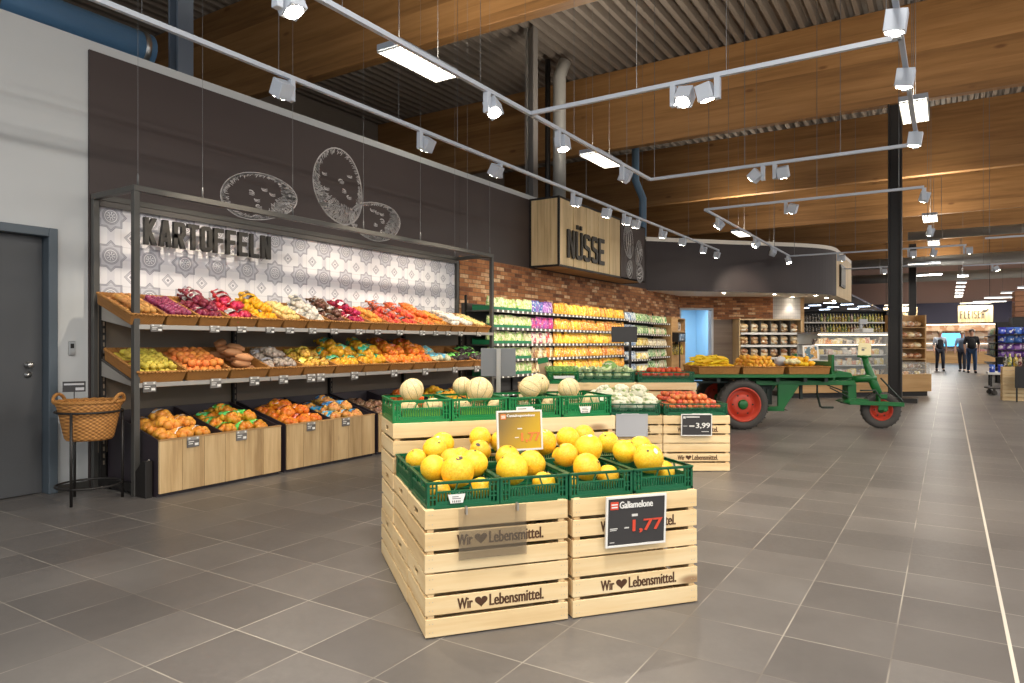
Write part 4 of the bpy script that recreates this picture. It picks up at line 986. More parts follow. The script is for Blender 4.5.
_st = MB(); _st.lathe([(.001, -.02), (.06, -.01), (.09, .02), (.07, .03), (.001, .035)], 12); STM = _st.mesh('stem_scar', M['stem'])
_sk = MB(); _sk.lathe([(.001, .006), (.17, .0), (.19, -.012)], 16, 0, Matrix.Diagonal((1.25, .85, 1, 1))); SKM = [_sk.mesh('fruit_sticker', M['sticker']), _sk.mesh('fruit_sticker', M['stickerd'])]
def melon(fr, x, y, z, r, label, group, stick=None, cant=False, k=0, seed=0):
    rr = random.Random(seed * 13 + 5)
    t = thing('cantaloupe_melon' if cant else 'galia_melon', label, 'melon', group=group, M=fr.at(x, y, z, rr.uniform(0, 6)) @ Matrix.Rotation(rr.uniform(.2, 1.3), 4, 'X') @ Matrix.Scale(r, 4))
    link('skin', CAN if cant else GAL[seed % 3], t); link('stem_scar', STM, t, (0, 0, .985 if not cant else .915))
    if stick is not None:      # sticker on the side that faces forward and up
        w = t.matrix_basis.to_3x3().normalized(); d = w.inverted() @ (fr.M.to_3x3() @ V(stick)).normalized()
        q = d.to_track_quat('Z', 'Y').to_matrix().to_4x4()
        link('fruit_sticker', SKM[k], t, M=T(*(d * 1.0)) @ q)
# ------------------------------------------------------------------ melon stand (turned 51 degrees)
S = Fr(-1.86, 2.259, 51)
for cx in range(2):
    side = 'left' if cx == 0 else 'right'
    for row in range(3):
        for lv in range(2 if row < 2 else 3):
            wood_crate(S.at(cx * .678 + R.uniform(-.003, .003), row * .425, lv * CH, R.uniform(-.006, .006)), f'pine slat crate of the melon stand, {side} stack of the {("front", "middle", "rear")[row]} row, {("bottom", "upper" if row < 2 else "middle", "topmost")[lv]} one', 'wooden crates of the melon stand', row == 0)
gz = 2 * CH - .012
for i, x in enumerate((.012, .338, .668, .996)):
    green_crate(GS, S.at(x, .02, gz + .002), f'dark green plastic crate in the front row of yellow melons, {ORD[i]} from the left', 'green crates of yellow melons', .1 if i == 0 else None)
    green_crate(GS, S.at(x, .432, gz + .002), f'dark green plastic crate in the second row of yellow melons, {ORD[i]} from the left', 'green crates of yellow melons')
for i, x in enumerate((-.002, .326, .658, .985)):
    green_crate(GSb, S.at(x, .862, 3 * CH - .008), f'bright green plastic crate of netted cantaloupes on the rear stack, {ORD[i]} from the left', 'green crates of cantaloupes', (None, None, .09, .12)[i], i < 2)
MEL = [ # x, y, z, r, where
 (.172, .13, .676, .076, 'front melon with dark sticker in the first green crate from the left', (0, -.5, .9), 1), (.083, .22, .681, .06, 'left melon in the first front crate', None, 0), (.282, .255, .686, .067, 'right melon in the first front crate', None, 0), (.2, .345, .69, .058, 'rear melon in the first front crate', None, 0),
 (.172, .6, .706, .062, 'melon at left centre of the first second-row crate', None, 0), (.066, .55, .671, .052, 'small melon at the left end of the first second-row crate', None, 0), (.24, .72, .715, .062, 'rear melon with pale sticker in the first second-row crate', (-.6, -.5, .6), 0), (.45, .73, .735, .06, 'high rear melon in the second crate of the second row', None, 0),
 (.395, .53, .70, .056, 'melon with a dark stalk mark in the second crate of the second row', (-.4, -.6, .6), 1), (.565, .72, .712, .06, 'melon just left of the gold price board', None, 0), (.768, .6, .715, .07, 'melon with pale sticker just right of the gold price board', (0, -.4, .9), 0), (.91, .6, .729, .065, 'melon in the third crate of the second row', None, 0), (1.05, .7, .726, .062, 'rear melon in the fourth crate of the second row', None, 0),
 (.429, .13, .672, .073, 'broad front melon in the second front crate', None, 0), (.568, .245, .67, .068, 'right melon in the second front crate', None, 0), (.48, .345, .69, .06, 'rear flat melon in the second front crate', None, 0), (.55, .545, .642, .058, 'low melon in the second crate of the second row', None, 0), (.835, .5, .65, .056, 'low melon in the third crate of the second row', None, 0),
 (.8, .12, .661, .067, 'front melon in the third front crate', None, 0), (.888, .29, .722, .07, 'pale high melon in the third front crate', (0, -.3, .9), 0), (.752, .255, .7, .06, 'left melon in the third front crate', None, 0), (1.14, .575, .70, .06, 'right melon in the fourth crate of the second row', None, 0), (.93, .155, .604, .054, 'low melon in the third front crate, seen through its wall', None, 0),
 (1.075, .26, .7, .062, 'left melon in the fourth front crate', None, 0), (1.215, .35, .70, .062, 'rear melon in the fourth front crate', None, 0), (1.135, .125, .683, .073, 'front melon with pale sticker in the fourth front crate', (.1, -.75, .6), 0), (1.25, .17, .604, .056, 'low melon in the fourth front crate, seen through its wall', None, 0),
 (.27, .1, .6, .05, 'low melon in the first front crate, seen through its wall', None, 0), (.08, .09, .6, .05, 'low corner melon in the first front crate', None, 0), (.575, .1, .605, .054, 'low melon in the second front crate, seen through its wall', None, 0), (.31, .6, .66, .052, 'low melon at the seam between first and second crate of the second row', None, 0),
 (.7, .1, .6, .04, 'low corner melon in the third front crate', None, 0), (1.26, .55, .66, .055, 'low end melon of the fourth crate in the second row', None, 0), (.96, .47, .66, .055, 'low melon in the fourth crate of the second row', None, 0)]
for i, q in enumerate(MEL): melon(S, q[0], q[1], q[2], q[3], 'yellow ' + q[4], 'yellow Galia melons', q[5], False, q[6], i)
CANT = [(.127, 1.0, .986, .068, 'alone in the leftmost bright green crate', 0), (.455, 1.12, .992, .06, 'behind the striped one in the second bright green crate', 1), (.525, 1.0, .976, .08, 'large with dark stripes, front one in the second bright green crate', 0), (.834, .99, .985, .069, 'front one in the third bright green crate', 0), (.94, 1.12, .996, .066, 'rear one in the third bright green crate', 0), (1.088, 1.0, .975, .066, 'in the rightmost bright green crate', 0),
        (.1, .93, .88, .055, 'low one in the leftmost bright green crate, seen through its wall', 0), (.24, .95, .885, .06, 'low right one in the leftmost bright green crate', 0), (.4, .93, .88, .055, 'low left one in the second bright green crate', 0), (.6, .93, .878, .05, 'low right one in the second bright green crate', 0), (.94, .93, .88, .055, 'low one in the third bright green crate', 0), (1.2, .94, .885, .06, 'low one in the rightmost bright green crate', 0)]
for i, q in enumerate(CANT): melon(S, q[0], q[1], q[2], q[3], 'cream striped cantaloupe, ' + q[4], 'netted cantaloupes', None, True, 0, i + 50)
# price boards of the stand
def board(fr, x, y, z, w, h, label, mat, frame_m, draw, tilt=-.12, rz=0, cat='price sign', nm='price_sign'):
    t = thing(nm, label, cat, M=fr.at(x, y, z, rz) @ Matrix.Rotation(tilt, 4, 'X'))
    b = MB(); b.bx(0, -.002, 0, w, .004, h); o = b.build('panel', mat, t)
    b = MB(); e = .009
    for q in ((-e, -e, w + e, 0), (-e, h, w + e, h + e), (-e, 0, 0, h), (w, 0, w + e, h)): b.bx(q[0], -.005, q[1], q[2], .006, q[3])
    b.build('frame', frame_m, t)
    if draw: draw(t, w, h)
    return t
def letters(t, items, y=-.0035):
    for nm, mat, txt, x, z, w, h in items:
        b = MB(); put_text(b, txt, x, y, z, w, h, .03, .0012); b.build(nm, mat, t)
def logo(t, x, z, s, mat=None):
    b = MB(); b.bx(x, -.0035, z, x + s, -.002, z + s * .9); b.bx(x + s * .12, -.0045, z + s * .52, x + s * .88, -.0035, z + s * .66, 1); b.bx(x + s * .12, -.0045, z + s * .2, x + s * .88, -.0035, z + s * .36, 1)
    b.build('logo_square', [mat or M['red'], M['white']], t)
def small_print(t, rects, mat=None):
    b = MB()
    for q in rects: b.bx(q[0], -.0035, q[1], q[2], -.002, q[3])
    b.build('small_print', mat or M['tagw'], t)
def d1(t, w, h):
    logo(t, .012, h - .05, .04)
    letters(t, [('name_lettering', M['white'], 'Galiamelone', .058, h - .046, .17, .032), ('price_lettering', M['red'], '1,77', .128, .05, .152, .062)])
    small_print(t, [(.012, .075, .05, .079), (.012, .068, .045, .071), (.085, .075, .108, .08), (.012, .012, .035, .015)]); small_print(t, [(.122, .128, .152, .139)])
board(S, .832, -.03, .325, .292, .215, 'dark price sign reading Galiamelone 1,77 hung on the front of the melon stand', M['board'], M['white'], d1, .05)
def d2(t, w, h):
    logo(t, .012, h - .035, .028, M['orange'])
    letters(t, [('name_lettering', M['white'], 'Cantaloupemelone', .045, h - .028, .15, .017), ('price_lettering', M['orange'], '1,77', .12, .03, .1, .05)]); small_print(t, [(.1, .098, .125, .104), (.085, .055, .105, .059)])
board(S, .462, .428, .715, .226, .185, 'golden brown price sign reading Cantaloupemelone standing among the yellow melons', M['boardgold'], M['tagw'], d2, -.1)
t_ = thing('sign_holder', 'empty clear acrylic sign pocket hung on the front left crate of the melon stand', 'sign holder', M=S.at(.14, -.016, .33))
b = MB(); b.bx(0, -.004, 0, .305, 0, .215); b.bx(0, -.012, 0, .305, -.009, .12); b.bx(0, -.012, -.004, .305, 0, 0); b.build('pocket', M['acryl'], t_)
b = MB()
for x in (.03, .26): b.bx(x, -.012, .19, x + .008, .012, .222)
b.build('hook', M['rail'], t_)
t_ = thing('price_tag', 'small white printed card propped between the rear green crates right of the gold sign', 'price tag', M=S.at(.70, .85, .835) @ Matrix.Rotation(-.1, 4, 'X'))
b = MB(); b.bx(0, -.002, 0, .10, .001, .05); 
for i in range(3): b.bx(.01, -.003, .01 + .013 * i, .08 - .01 * i, -.002, .015 + .013 * i, 1)
b.build('card', [M['white'], M['taggrey']], t_)
t_ = thing('sign_stand', 'grey blank sign plate on a slim pole behind the melon stand', 'sign stand', M=Fr(0, 0, 32.3).at(-.09, 4.62, 0))
b = MB(); b.bx(-.014, .0, 0, .014, .028, 1.21); b.build('pole', M['rail'], t_); b = MB(); b.bx(-.12, .028, 1.025, .115, .036, 1.215); b.build('plate', M['greysign'], t_, bevel=.002); b = MB(); b.bx(-.15, -.12, 0, .15, .16, .012); b.build('base', M['black'], t_)

# ------------------------------------------------------------------ second crate stand with tomatoes and cauliflower
_c = Fr(0, 0, 32.3); o_ = _c.at(.812, 6.70, 0).translation
K = Fr(o_.x, o_.y, 33.2)
def plain_crate(Mx, label, text=False): return wood_crate(Mx, label, 'wooden crates of the vegetable stand', text)
for cx in range(2):
    for row in range(3):
        for lv in range(2 if row < 2 else 3):
            dx = -.085 if (row == 2 and lv == 2) else 0
            plain_crate(K.at(cx * .66 + dx, row * .425, lv * CH), f'pine slat crate of the vegetable stand, {"left" if cx == 0 else "right"} stack of the {("front", "middle", "rear")[row]} row, {("bottom", "upper" if row < 2 else "middle", "topmost")[lv]} one', row == 0)
for lv in range(3): plain_crate(K.at(-.73, .62, lv * CH), f'pine slat crate in the stack half hidden behind the cantaloupes, {("bottom", "middle", "topmost")[lv]} one')
for row in range(2):
    for cx in range(2):
        green_crate(GL, K.at(.012 + cx * .66, .015 + row * .42, 2 * CH - .004), f'wide dark green crate of {"cauliflower" if cx == 0 else "tomatoes"} on the vegetable stand, {"front" if row == 0 else "rear"} one', 'wide green crates on the vegetable stand')
for cx in range(2): green_crate(GL, K.at(-.075 + cx * .66, .862, 3 * CH - .004), f'wide dark green crate of {"kohlrabi" if cx == 0 else "vine tomatoes"} on the raised rear row', 'wide green crates on the vegetable stand')
for row in range(2):
    pile('orange tomato', K.at(.97, .02 + row * .42, 2 * CH), .56, .36, .05, .056, f'orange red tomato in the {"front" if row == 0 else "rear"} lower tomato crate', f'tomatoes in the {"front" if row == 0 else "rear"} lower crate', 'tomato', 3, .16, y0=.02)
pile('tomato', K.at(.90, .87, 3 * CH), .56, .36, .05, .062, 'red tomato in the raised rear crate', 'tomatoes in the raised crate', 'tomato', 2, .25, y0=.02)
# cauliflower: white curd in pale green leaves
_cl = pm('cauliflower_curd', (234, 231, 206), .75, var=.12, vs=30, bump=.6, bs=70); _cg = pm('cauliflower_leaf', (192, 208, 150), .6, var=.3, vs=12, rnd=.1)
b = MB(); b.ell((0, 0, .07), (.085, .085, .065), 18, 11, 0, None, .18, 1)
for i in range(40):
    a, q = R.uniform(0, 6.28), R.uniform(.1, .95); b.ell((.08 * q * math.cos(a), .08 * q * math.sin(a), .075 + .06 * math.sqrt(1 - q * q)), .02, 7, 5, 0, None, .2, i)
CURD = b.mesh('curd', _cl)
def leaf(mb, a, r0, r1, z0, z1, w, m=0):
    vs = []; fs = []
    for i in range(6):
        t = i / 5; r_ = r0 + (r1 - r0) * t; z = z0 + (z1 - z0) * math.sin(t * PI / 2); ww = w * math.sin(PI * (.15 + .8 * t)) 
        for s in (-1, 0, 1):
            an = a + s * ww / max(r_, .02) * .5; vs.append((math.cos(an) * (r_ - .012 * abs(s)), math.sin(an) * (r_ - .012 * abs(s)), z + .01 * abs(s)))
    for i in range(5):
        for s in range(2): fs.append((i * 3 + s, i * 3 + s + 1, i * 3 + s + 4, i * 3 + s + 3))
    mb.add(vs, fs, m, True)
b = MB()
for i in range(8): leaf(b, i * .785, .04, .098 + .01 * (i % 2), .0, .075 + .02 * (i % 3), .085)
LEAF = b.mesh('leaves', _cg)
def cauli(Mx, label, group, s=1.0):
    t = thing('cauliflower', label, 'cauliflower', group=group, M=Mx @ Matrix.Rotation(R.uniform(0, 6), 4, 'Z') @ Matrix.Rotation(R.uniform(-.4, .4), 4, 'X') @ Matrix.Scale(s, 4)); link('curd', CURD, t); link('leaves', LEAF, t)
for row in range(2):
    for i in range(4):
        for j in range(2): cauli(K.at(.10 + i * .15, .12 + j * .19 + row * .42, 2 * CH + .03 + .02 * j), f'white cauliflower with pale leaves in the lower {"front" if row == 0 else "rear"} crate of the vegetable stand', f'cauliflowers in the lower {"front" if row == 0 else "rear"} crate')
for i in range(3): cauli(K.at(.16 + i * .16, .35 + .06 * (i % 2), 2 * CH + .13), f'white cauliflower lying on top of the lower crates, {ORD[i]} from the left', 'cauliflowers on top of the heap')
# kohlrabi and one cabbage
_kg = pm('kohlrabi_skin', (222, 234, 186), .5, var=.2, vs=10, rnd=.1)
b = MB(); b.ell((0, 0, .04), (.045, .045, .04), 12, 8)
for i in range(6): b.tube([(.02 * math.cos(i), .02 * math.sin(i), .07), (.05 * math.cos(i), .05 * math.sin(i), .12)], .004, 5); 
for i in range(6): leaf(b, i * 1.05 + .3, .03, .09, .07, .11 + .02 * (i % 2), .05)
KOH = b.mesh('kohlrabi', _kg)
for i in range(18): tag(link('kohlrabi', KOH, M=K.at(-.03 + (i % 6) * .1, .93 + (i // 6) * .12, 3 * CH + .03, R.uniform(0, 6)) @ Matrix.Rotation(R.uniform(-.4, .4), 4, 'X')), 'pale green kohlrabi with leaves in the raised left crate', 'kohlrabi', 'kohlrabi in the raised crate')
t_ = thing('cabbage', 'round green and white cabbage lying on top of the raised kohlrabi crate', 'cabbage', M=K.at(.30, 1.05, 3 * CH + .16))
b = MB(); b.ell((0, 0, 0), (.085, .085, .075), 18, 12, 0, None, .06, 3); b.build('head', pm('cabbage_green', (122, 160, 84), .5, var=.3, vs=9), t_)
b = MB()
for i in range(5): leaf(b, i * .6 + 2.2, .065, .086, -.03, .04, .1)
b.build('outer_leaf', _cl, t_)
# bright green herb crate on the stack behind the cantaloupes
green_crate(GL, K.at(-.42, .635, 3 * CH - .002) @ Matrix.Rotation(.12, 4, 'X'), 'bright green crate of leafy greens behind the rightmost cantaloupe', None).children[0].data = GSb
_hg = pm('leafy_green', (170, 212, 122), .6, var=.35, vs=14, rnd=.15)
b = MB()
for i in range(7): leaf(b, i * .9, .005, .05 + .01 * (i % 3), 0, .07 + .02 * (i % 2), .05)
HER = b.mesh('leafy_herb', _hg)
for i in range(24): tag(link('leafy_herb', HER, M=K.at(-.39 + (i % 8) * .037, .72 + (i // 8) * .1, 3 * CH + .06 + .01 * (i // 8), R.uniform(0, 6))), 'small bunch of leafy greens in the bright green crate behind the cantaloupes', 'herbs', 'leafy greens in the bright green crate')
t_ = thing('price_tag', 'white strip label on the bright green herb crate', 'label', M=K.at(-.36, .628, 3 * CH + .055))
b = MB(); b.bx(0, -.004, 0, .22, -.001, .03); b.build('strip', M['white'], t_)
# signs of the vegetable stand
def d3(t, w, h):
    logo(t, .01, h - .035, .024, M['tagw']); small_print(t, [(.04, h - .026, .17, h - .014)]); letters(t, [('price_lettering', M['white'], '3,99', .135, .06, .135, .058)])
    small_print(t, [(.012, .085, .05, .09), (.07, .08, .12, .094), (.19, .03, .26, .036)])
board(K, .832, -.035, .36, .282, .195, 'dark price sign reading 3,99 hung on the tomato stack front', M['board'], M['white'], d3, .04)
board(K, .2, -.035, .355, .29, .2, 'light grey blank sign plate hung on the cauliflower stack', M['lgrey'], M['lgrey'], None, .04)
for x, lb in ((.94, 'tomato'), (.25, 'cauliflower')):
    t_ = thing('sign_clip', f'white plastic sign clip on the rim of the {lb} crate', 'clip', M=K.at(x, -.012, 2 * CH - .01)); b = MB(); b.bx(0, -.012, 0, .17, 0, .03); b.build('clip_body', M['white'], t_)
t_ = thing('sign_stand', 'dark sign plate on a black pole behind the kohlrabi crate', 'sign stand', M=K.at(.585, 1.32, 0))
b = MB(); b.bx(-.012, 0, 0, .012, .024, 1.42); b.build('pole', M['black'], t_); b = MB(); b.bx(-.22, -.014, 1.26, .08, -.002, 1.44); b.build('plate', M['board'], t_, bevel=.002); b = MB(); b.bx(-.12, -.06, 0, .12, .1, .012); b.build('base', M['black'], t_)
t_ = thing('leaflet_holder', 'small tan leaflet with a green header leaning behind the leafy greens', 'leaflet', M=K.at(-.47, 1.0, 3 * CH + .05) @ Matrix.Rotation(-.2, 4, 'Y'))
b = MB(); b.bx(0, -.004, 0, .09, .002, .19); b.build('leaflet', pm('tan_card', (176, 150, 112), .5, var=.15), t_); b = MB(); b.bx(-.005, -.007, .15, .11, -.004, .21); b.build('header', M['green'], t_)
b = MB(); b.bx(.03, .002, -.18, .05, .02, .05); b.build('holder_post', M['rail'], t_)
# ------------------------------------------------------------------ nut sign box
t_ = thing('nut_sign_box', 'projecting sign box of pale boards reading NÜSSE above the nut shelves', 'sign', (-6.275, 10.5, 2.58))
b = MB(); D = .6; L = 4.0; H = 1.22; e = .035
for y in (0, L - e):
    for x in (0, D - e): b.bx(x, y, 0, x + e, y + e, H)
for z in (0, H - e):
    for y in (0, L - e): b.bx(e, y, z, D - e, y + e, z + e)
    for x in (0, D - e): b.bx(x, e, z, x + e, L - e, z + e)
b.bx(e, e, H - .06, D - e, L - e, H - .05)
b.build('frame', M['black'], t_)
b = MB(); n = 15
for i in range(n): y = e + 2.62 * i / n; b.bx(D - .03, y + .002, e, D - .008 - .006 * (i % 3), y + 2.62 / n - .002, H - e)
b.build('front_boards', M['lightoak'], t_)
b = MB()
for i in range(4): x = e + (D - 2 * e) * i / 4; b.bx(x + .003, .006 + .004 * (i % 2), e, x + (D - 2 * e) / 4 - .003, .03, H - e)
b.build('side_boards', M['greywood'] if False else M['lightoak'], t_)
b = MB(); b.bx(e, e, .01, D - e, L - e, .03); b.build('underside_boards', M['counteroak'], t_)
b = MB(); b.bx(D - .03, 2.66, .004, D, L - .004, H - .004); pn = b.build('picture_panel', M['panel'], t_)
b = MB()
for cy, cz, ry, rz, ti, sd in ((3.05, .82, .40, .24, 1.75, 11), (3.62, .62, .29, .19, 1.2, 12), (3.12, .22, .19, .17, 1.0, 13), (3.68, .19, .19, .22, .4, 14)):
    tuber(b, cy, cz, ry, rz, ti, sd, (-1.5, 1.6), .1, .8)
    for k in (-.5, 0, .5): stroke(b, [(cy + math.cos(ti) * ry * q - math.sin(ti) * rz * k * (1 - q * q), cz + math.sin(ti) * ry * q + math.cos(ti) * rz * k * (1 - q * q)) for q in (-.8, -.4, 0, .4, .8)], .03)
b.build('nut_drawing', M['chalk'], pn, (D + .003, 0, 0))['label'] = 'white chalk drawing of nuts'
b = MB(); put_block(b, 'NÜSSE', 0, 0, 0, .27, .5, .074, .05, .03, WALLX); b.build('letters', M['letter'], t_, (D - .006, .29, .18))

# ------------------------------------------------------------------ nut and dried fruit shelves
NX0, NW = 8.46, 1.31; PKS = {}
for i in range(6):
    t_ = thing('wall_shelf_unit', f'dark wall shelf of bagged nuts under the bricks, {ORD[i]} section from the potato wall', 'shelf', WL.at(NX0 + i * NW, 0, 0).translation, PI / 2)
    b = MB(); b.bx(0, -.1, .1, NW - .003, -.04, 1.86); b.build('back_panel', M['shelf'], t_)
    b = MB(); b.bx(.01, -.5, 0, NW - .01, -.06, .1); b.build('plinth', M['black'], t_)
    for x in ((0, NW - .03) if i == 5 else (0,)): b = MB(); b.bx(x, -.13, .1, x + .027, -.1, 1.98); b.build('upright', M['black'], t_)
    zs = (1.745, 1.475, 1.23, .99, .745, .46) if i < 4 else ((1.72, 1.45, 1.18, .88, .6, .3) if i == 4 else (1.71, 1.44, 1.17, .92, .66, .38))
    for z in zs:
        b = MB(); b.bx(.002, -.545, z - .02, NW - .005, -.1, z); sh = b.build('shelf', M['shelf'], t_)
        b = MB(); b.bx(.002, -.562, z - .028, NW - .005, -.547, z + .014); pr_ = b.build('price_rail', M['shelf'], sh)
        k = 9
        for j in range(k):
            b = MB(); b.bx(-.022, -.566, z - .026, .023, -.5625, z + .01)
            if 'strip' not in PKS or PKS['strip'][1] != z: PKS['strip'] = (b.mesh('price_strip', M['white']), z)
            link('price_strip', PKS['strip'][0], sh, (.07 + j * NW / k, 0, 0))
PK = {}
def pack_me(kind):
    w, h = .115, .165
    b = MB(); fl = []
    for r_ in range(6):
        t = r_ / 5; th = (.03 + .012 * math.sin(PI * t)) * (1 - .75 * t ** 3); ww = w / 2 * (1 - .05 * math.sin(PI * t))
        for k in range(10): a = 2 * PI * k / 10; fl.append((ww * max(-1, min(1, 1.25 * math.cos(a))), th * math.sin(a), h * t))
    fs = [tuple(range(9, -1, -1)), tuple(range(50, 60))] + [(i * 10 + k, i * 10 + (k + 1) % 10, i * 10 + 10 + (k + 1) % 10, i * 10 + 10 + k) for i in range(5) for k in range(10)]
    b.add(fl, fs, 0, True)
    b.bx(-w * .5, -.002, h, w * .5, .002, h + .02)
    return b.mesh('snack_bag', PKM[kind])
PKM = {'seed': m_pack('pack_seed', (226, 216, 172), (160, 190, 104), (246, 240, 224)), 'blue': m_pack('pack_blue', (52, 112, 170), (120, 96, 172)), 'violet': m_pack('pack_violet', (110, 74, 152), (176, 120, 196)), 'pink': m_pack('pack_pink', (196, 66, 120), (150, 70, 150)), 'redw': m_pack('pack_red_white', (216, 206, 196), (186, 52, 72)), 'mix': m_pack('pack_mixed', (206, 190, 160), (150, 108, 72), (232, 200, 120)),
       'yellow': m_pack('pack_yellow', (246, 196, 56), (232, 158, 44), (250, 232, 170)), 'amber': m_pack('pack_amber', (238, 176, 62), (214, 136, 54), (248, 238, 210)), 'wblue': m_pack('pack_pale_blue', (206, 212, 214), (110, 140, 176)), 'greenw': m_pack('pack_green_white', (210, 222, 170), (96, 158, 80)), 'cream': m_pack('pack_cream', (232, 222, 196), (206, 186, 140)), 'ltyel': m_pack('pack_light_yellow', (236, 222, 150), (224, 190, 60))}
for k in PKM: PK[k] = pack_me(k)
b = MB(); b.bx(-.2, -.16, 0, .2, .16, .012); b.bx(-.2, -.16, .012, .2, -.152, .055); b.bx(-.2, .152, .012, .2, .16, .09); b.bx(-.2, -.152, .012, -.192, .152, .07); b.bx(.192, -.152, .012, .2, .152, .07)
CART = b.mesh('green_carton', pm('green_carton_card', (24, 116, 76), .55))
b = MB(); b.lathe([(.04, 0), (.042, .01), (.042, .12), (.03, .145), (.03, .15)], 14); b.lathe([(.032, .15), (.032, .175), (.001, .176)], 14, 1)
JAR = b.mesh('yellow_jar', [m_pack('jar_label', (232, 206, 96), (238, 232, 206)), M['white']])
TN = ['top', 'second', 'third', 'fourth', 'fifth', 'lowest']
ZS = (1.745, 1.475, 1.23, .99, .745)
SECT = [(8.52, 9.75, ['seed'] * 6, 'pale seed bag in the green cartons', .115), (9.77, 10.52, ['blue', 'pink', 'redw', 'mix', 'mix', 'mix'], None, .118), (10.54, 13.62, ['yellow', 'amber', 'yellow', 'amber', 'yellow', 'amber'], None, .122)]
CN_ = {'seed': 'pale seed', 'blue': 'blue and violet', 'violet': 'violet', 'pink': 'pink and violet', 'redw': 'white and red', 'mix': 'brown and cream', 'yellow': 'bright yellow', 'amber': 'amber yellow', 'wblue': 'pale blue', 'greenw': 'green and white', 'cream': 'cream', 'ltyel': 'light yellow'}
for lv in range(5):
    for (x0, x1, kinds, _, st) in SECT:
        kd = kinds[lv]; x = x0 + .06
        if kd == 'seed':
            xx = x0 + .2
            while xx < x1 - .1:
                tag(link('carton', CART, M=WL.at(xx, -.36, ZS[lv])), f'green cardboard tray of seed bags on the {TN[lv]} tier of the nut shelves', 'carton', f'green cartons on the {TN[lv]} tier'); xx += .41
        while x < x1:
            kk = kd
            if kd == 'mix' and R.random() < .3: kk = R.choice(['amber', 'cream'])
            if kd in ('blue',) and x > (x0 + x1) / 2: kk = 'violet'
            if kd == 'redw' and R.random() < .4: kk = 'cream'
            for dep in (0,):
                s_ = R.uniform(1.0, 1.16) * (1 if kd != 'seed' else .94)
                tag(link('snack_bag', PK[kk], M=WL.at(x + R.uniform(-.01, .01), (-.47 if kd == 'seed' else -.49) + dep, ZS[lv] + (.014 if kd == 'seed' else .001), R.uniform(-.2, .2)) @ Matrix.Rotation(R.uniform(-.06, .1), 4, 'X') @ Matrix.Scale(s_, 4)),
                    f'{CN_[kk]} snack bag standing on the {TN[lv]} tier of the nut shelves', 'snack bag', f'{CN_[kk]} bags on the {TN[lv]} tier')
            x += st
Z4, Z5 = (1.72, 1.45, 1.18, .88, .6), (1.71, 1.44, 1.17, .92, .66)
for lv in range(5):
    x = 13.72
    while x < 14.3:
        tag(link('snack_bag', PK['wblue'], M=WL.at(x, -.48, Z4[lv] + .001 if x > 13.70 else ZS[lv], R.uniform(-.2, .2)) @ Matrix.Scale(1.05, 4)), f'pale blue snack bag on the {TN[lv]} tier of the nut shelves', 'snack bag', f'pale blue bags on the {TN[lv]} tier'); x += .118
    x = 14.36
    while x < 14.98:
        if lv in (3, 4): tag(link('yellow_jar', JAR, M=WL.at(x, -.48, Z4[lv] + .001)), f'light yellow jar on the {TN[lv]} tier between the snack bags', 'jar', f'yellow jars on the {TN[lv]} tier')
        else: tag(link('snack_bag', PK['greenw' if lv != 2 else 'ltyel'], M=WL.at(x, -.48, Z4[lv] + .001, R.uniform(-.2, .2))), f'{"green and white" if lv != 2 else "light yellow"} snack bag right of pale blue ones, {TN[lv]} tier', 'snack bag', f'bags right of the pale blue ones, {TN[lv]} tier')
        x += .1
    x = 15.08
    while x < 16.25:
        kk = ('greenw', 'greenw', 'cream', 'greenw', 'greenw', 'cream')[lv] if R.random() < .7 else 'cream'
        tag(link('snack_bag', PK[kk], M=WL.at(x, -.48, Z5[lv] + .001, R.uniform(-.2, .2)) @ Matrix.Scale(.95, 4)), f'{CN_[kk]} snack bag at the right end of the nut shelves, {TN[lv]} tier', 'snack bag', f'{CN_[kk]} bags at the right end, {TN[lv]} tier'); x += .12
# oak dispenser cabinet at the end of the row
t_ = thing('dispenser_cabinet', 'tall oak cabinet with blue and black nut dispenser beside the doorway', 'cabinet', WL.at(16.36, 0, 0).translation, PI / 2)
b = MB(); b.bx(0, -.58, 0, .04, -.04, 1.88); b.bx(.04, -.56, 0, 1.1, -.04, .95); b.bx(.04, -.1, .95, 1.1, -.04, 1.88); b.bx(.04, -.56, 1.52, 1.1, -.1, 1.56); b.bx(.04, -.56, 1.85, 1.1, -.1, 1.88); b.bx(1.06, -.56, .95, 1.1, -.04, 1.88); b.build('body', M['counteroak'], t_, bevel=.003)
b = MB(); b.bx(.04, -.57, 1.56, .5, -.55, 1.85); b.build('upper_front', M['counteroak'], t_)
b = MB(); b.bx(.1, -.72, 1.28, .62, -.2, 1.50); b.bx(.12, -.735, 1.31, .6, -.72, 1.48, 1); b.build('dispenser_head', [M['black'], m_pack('dispenser_print', (52, 74, 104), (120, 150, 186), sc=9)], t_, bevel=.006)
b = MB(); b.tube([(.36, -.66, 0), (.36, -.66, 1.28)], .02, 8); b.build('pole', M['black'], t_)
b = MB(); b.tube([(.75, -.45, 1.5), (.75, -.45, 1.1)], .045, 10); b.build('spout', M['black'], t_)
jar_m = MB(); jar_m.lathe([(.07, 0), (.075, .02), (.075, .18), (.06, .2), (.06, .22), (.001, .222)], 14); JR = jar_m.mesh('storage_jar', m_pack('jar_goods', (206, 200, 190), (110, 100, 92)))
for i in range(3): tag(link('storage_jar', JR, M=WL.at(.62 + 16.36 + .16 * i - .02, -.42, 1.561)), 'clear storage jar in the framed bay of the oak dispenser cabinet', 'jar', 'jars in the cabinet bay')
b = MB(); b.lathe([(.032, 0), (.034, .01), (.034, .17), (.014, .22), (.014, .26)], 12); b.lathe([(.016, .26), (.016, .285), (.001, .286)], 10, 1); OIL = b.mesh('oil_bottle', [m_pack('bottle_oil', (206, 176, 60), (120, 104, 40), (230, 214, 130)), M['black']])
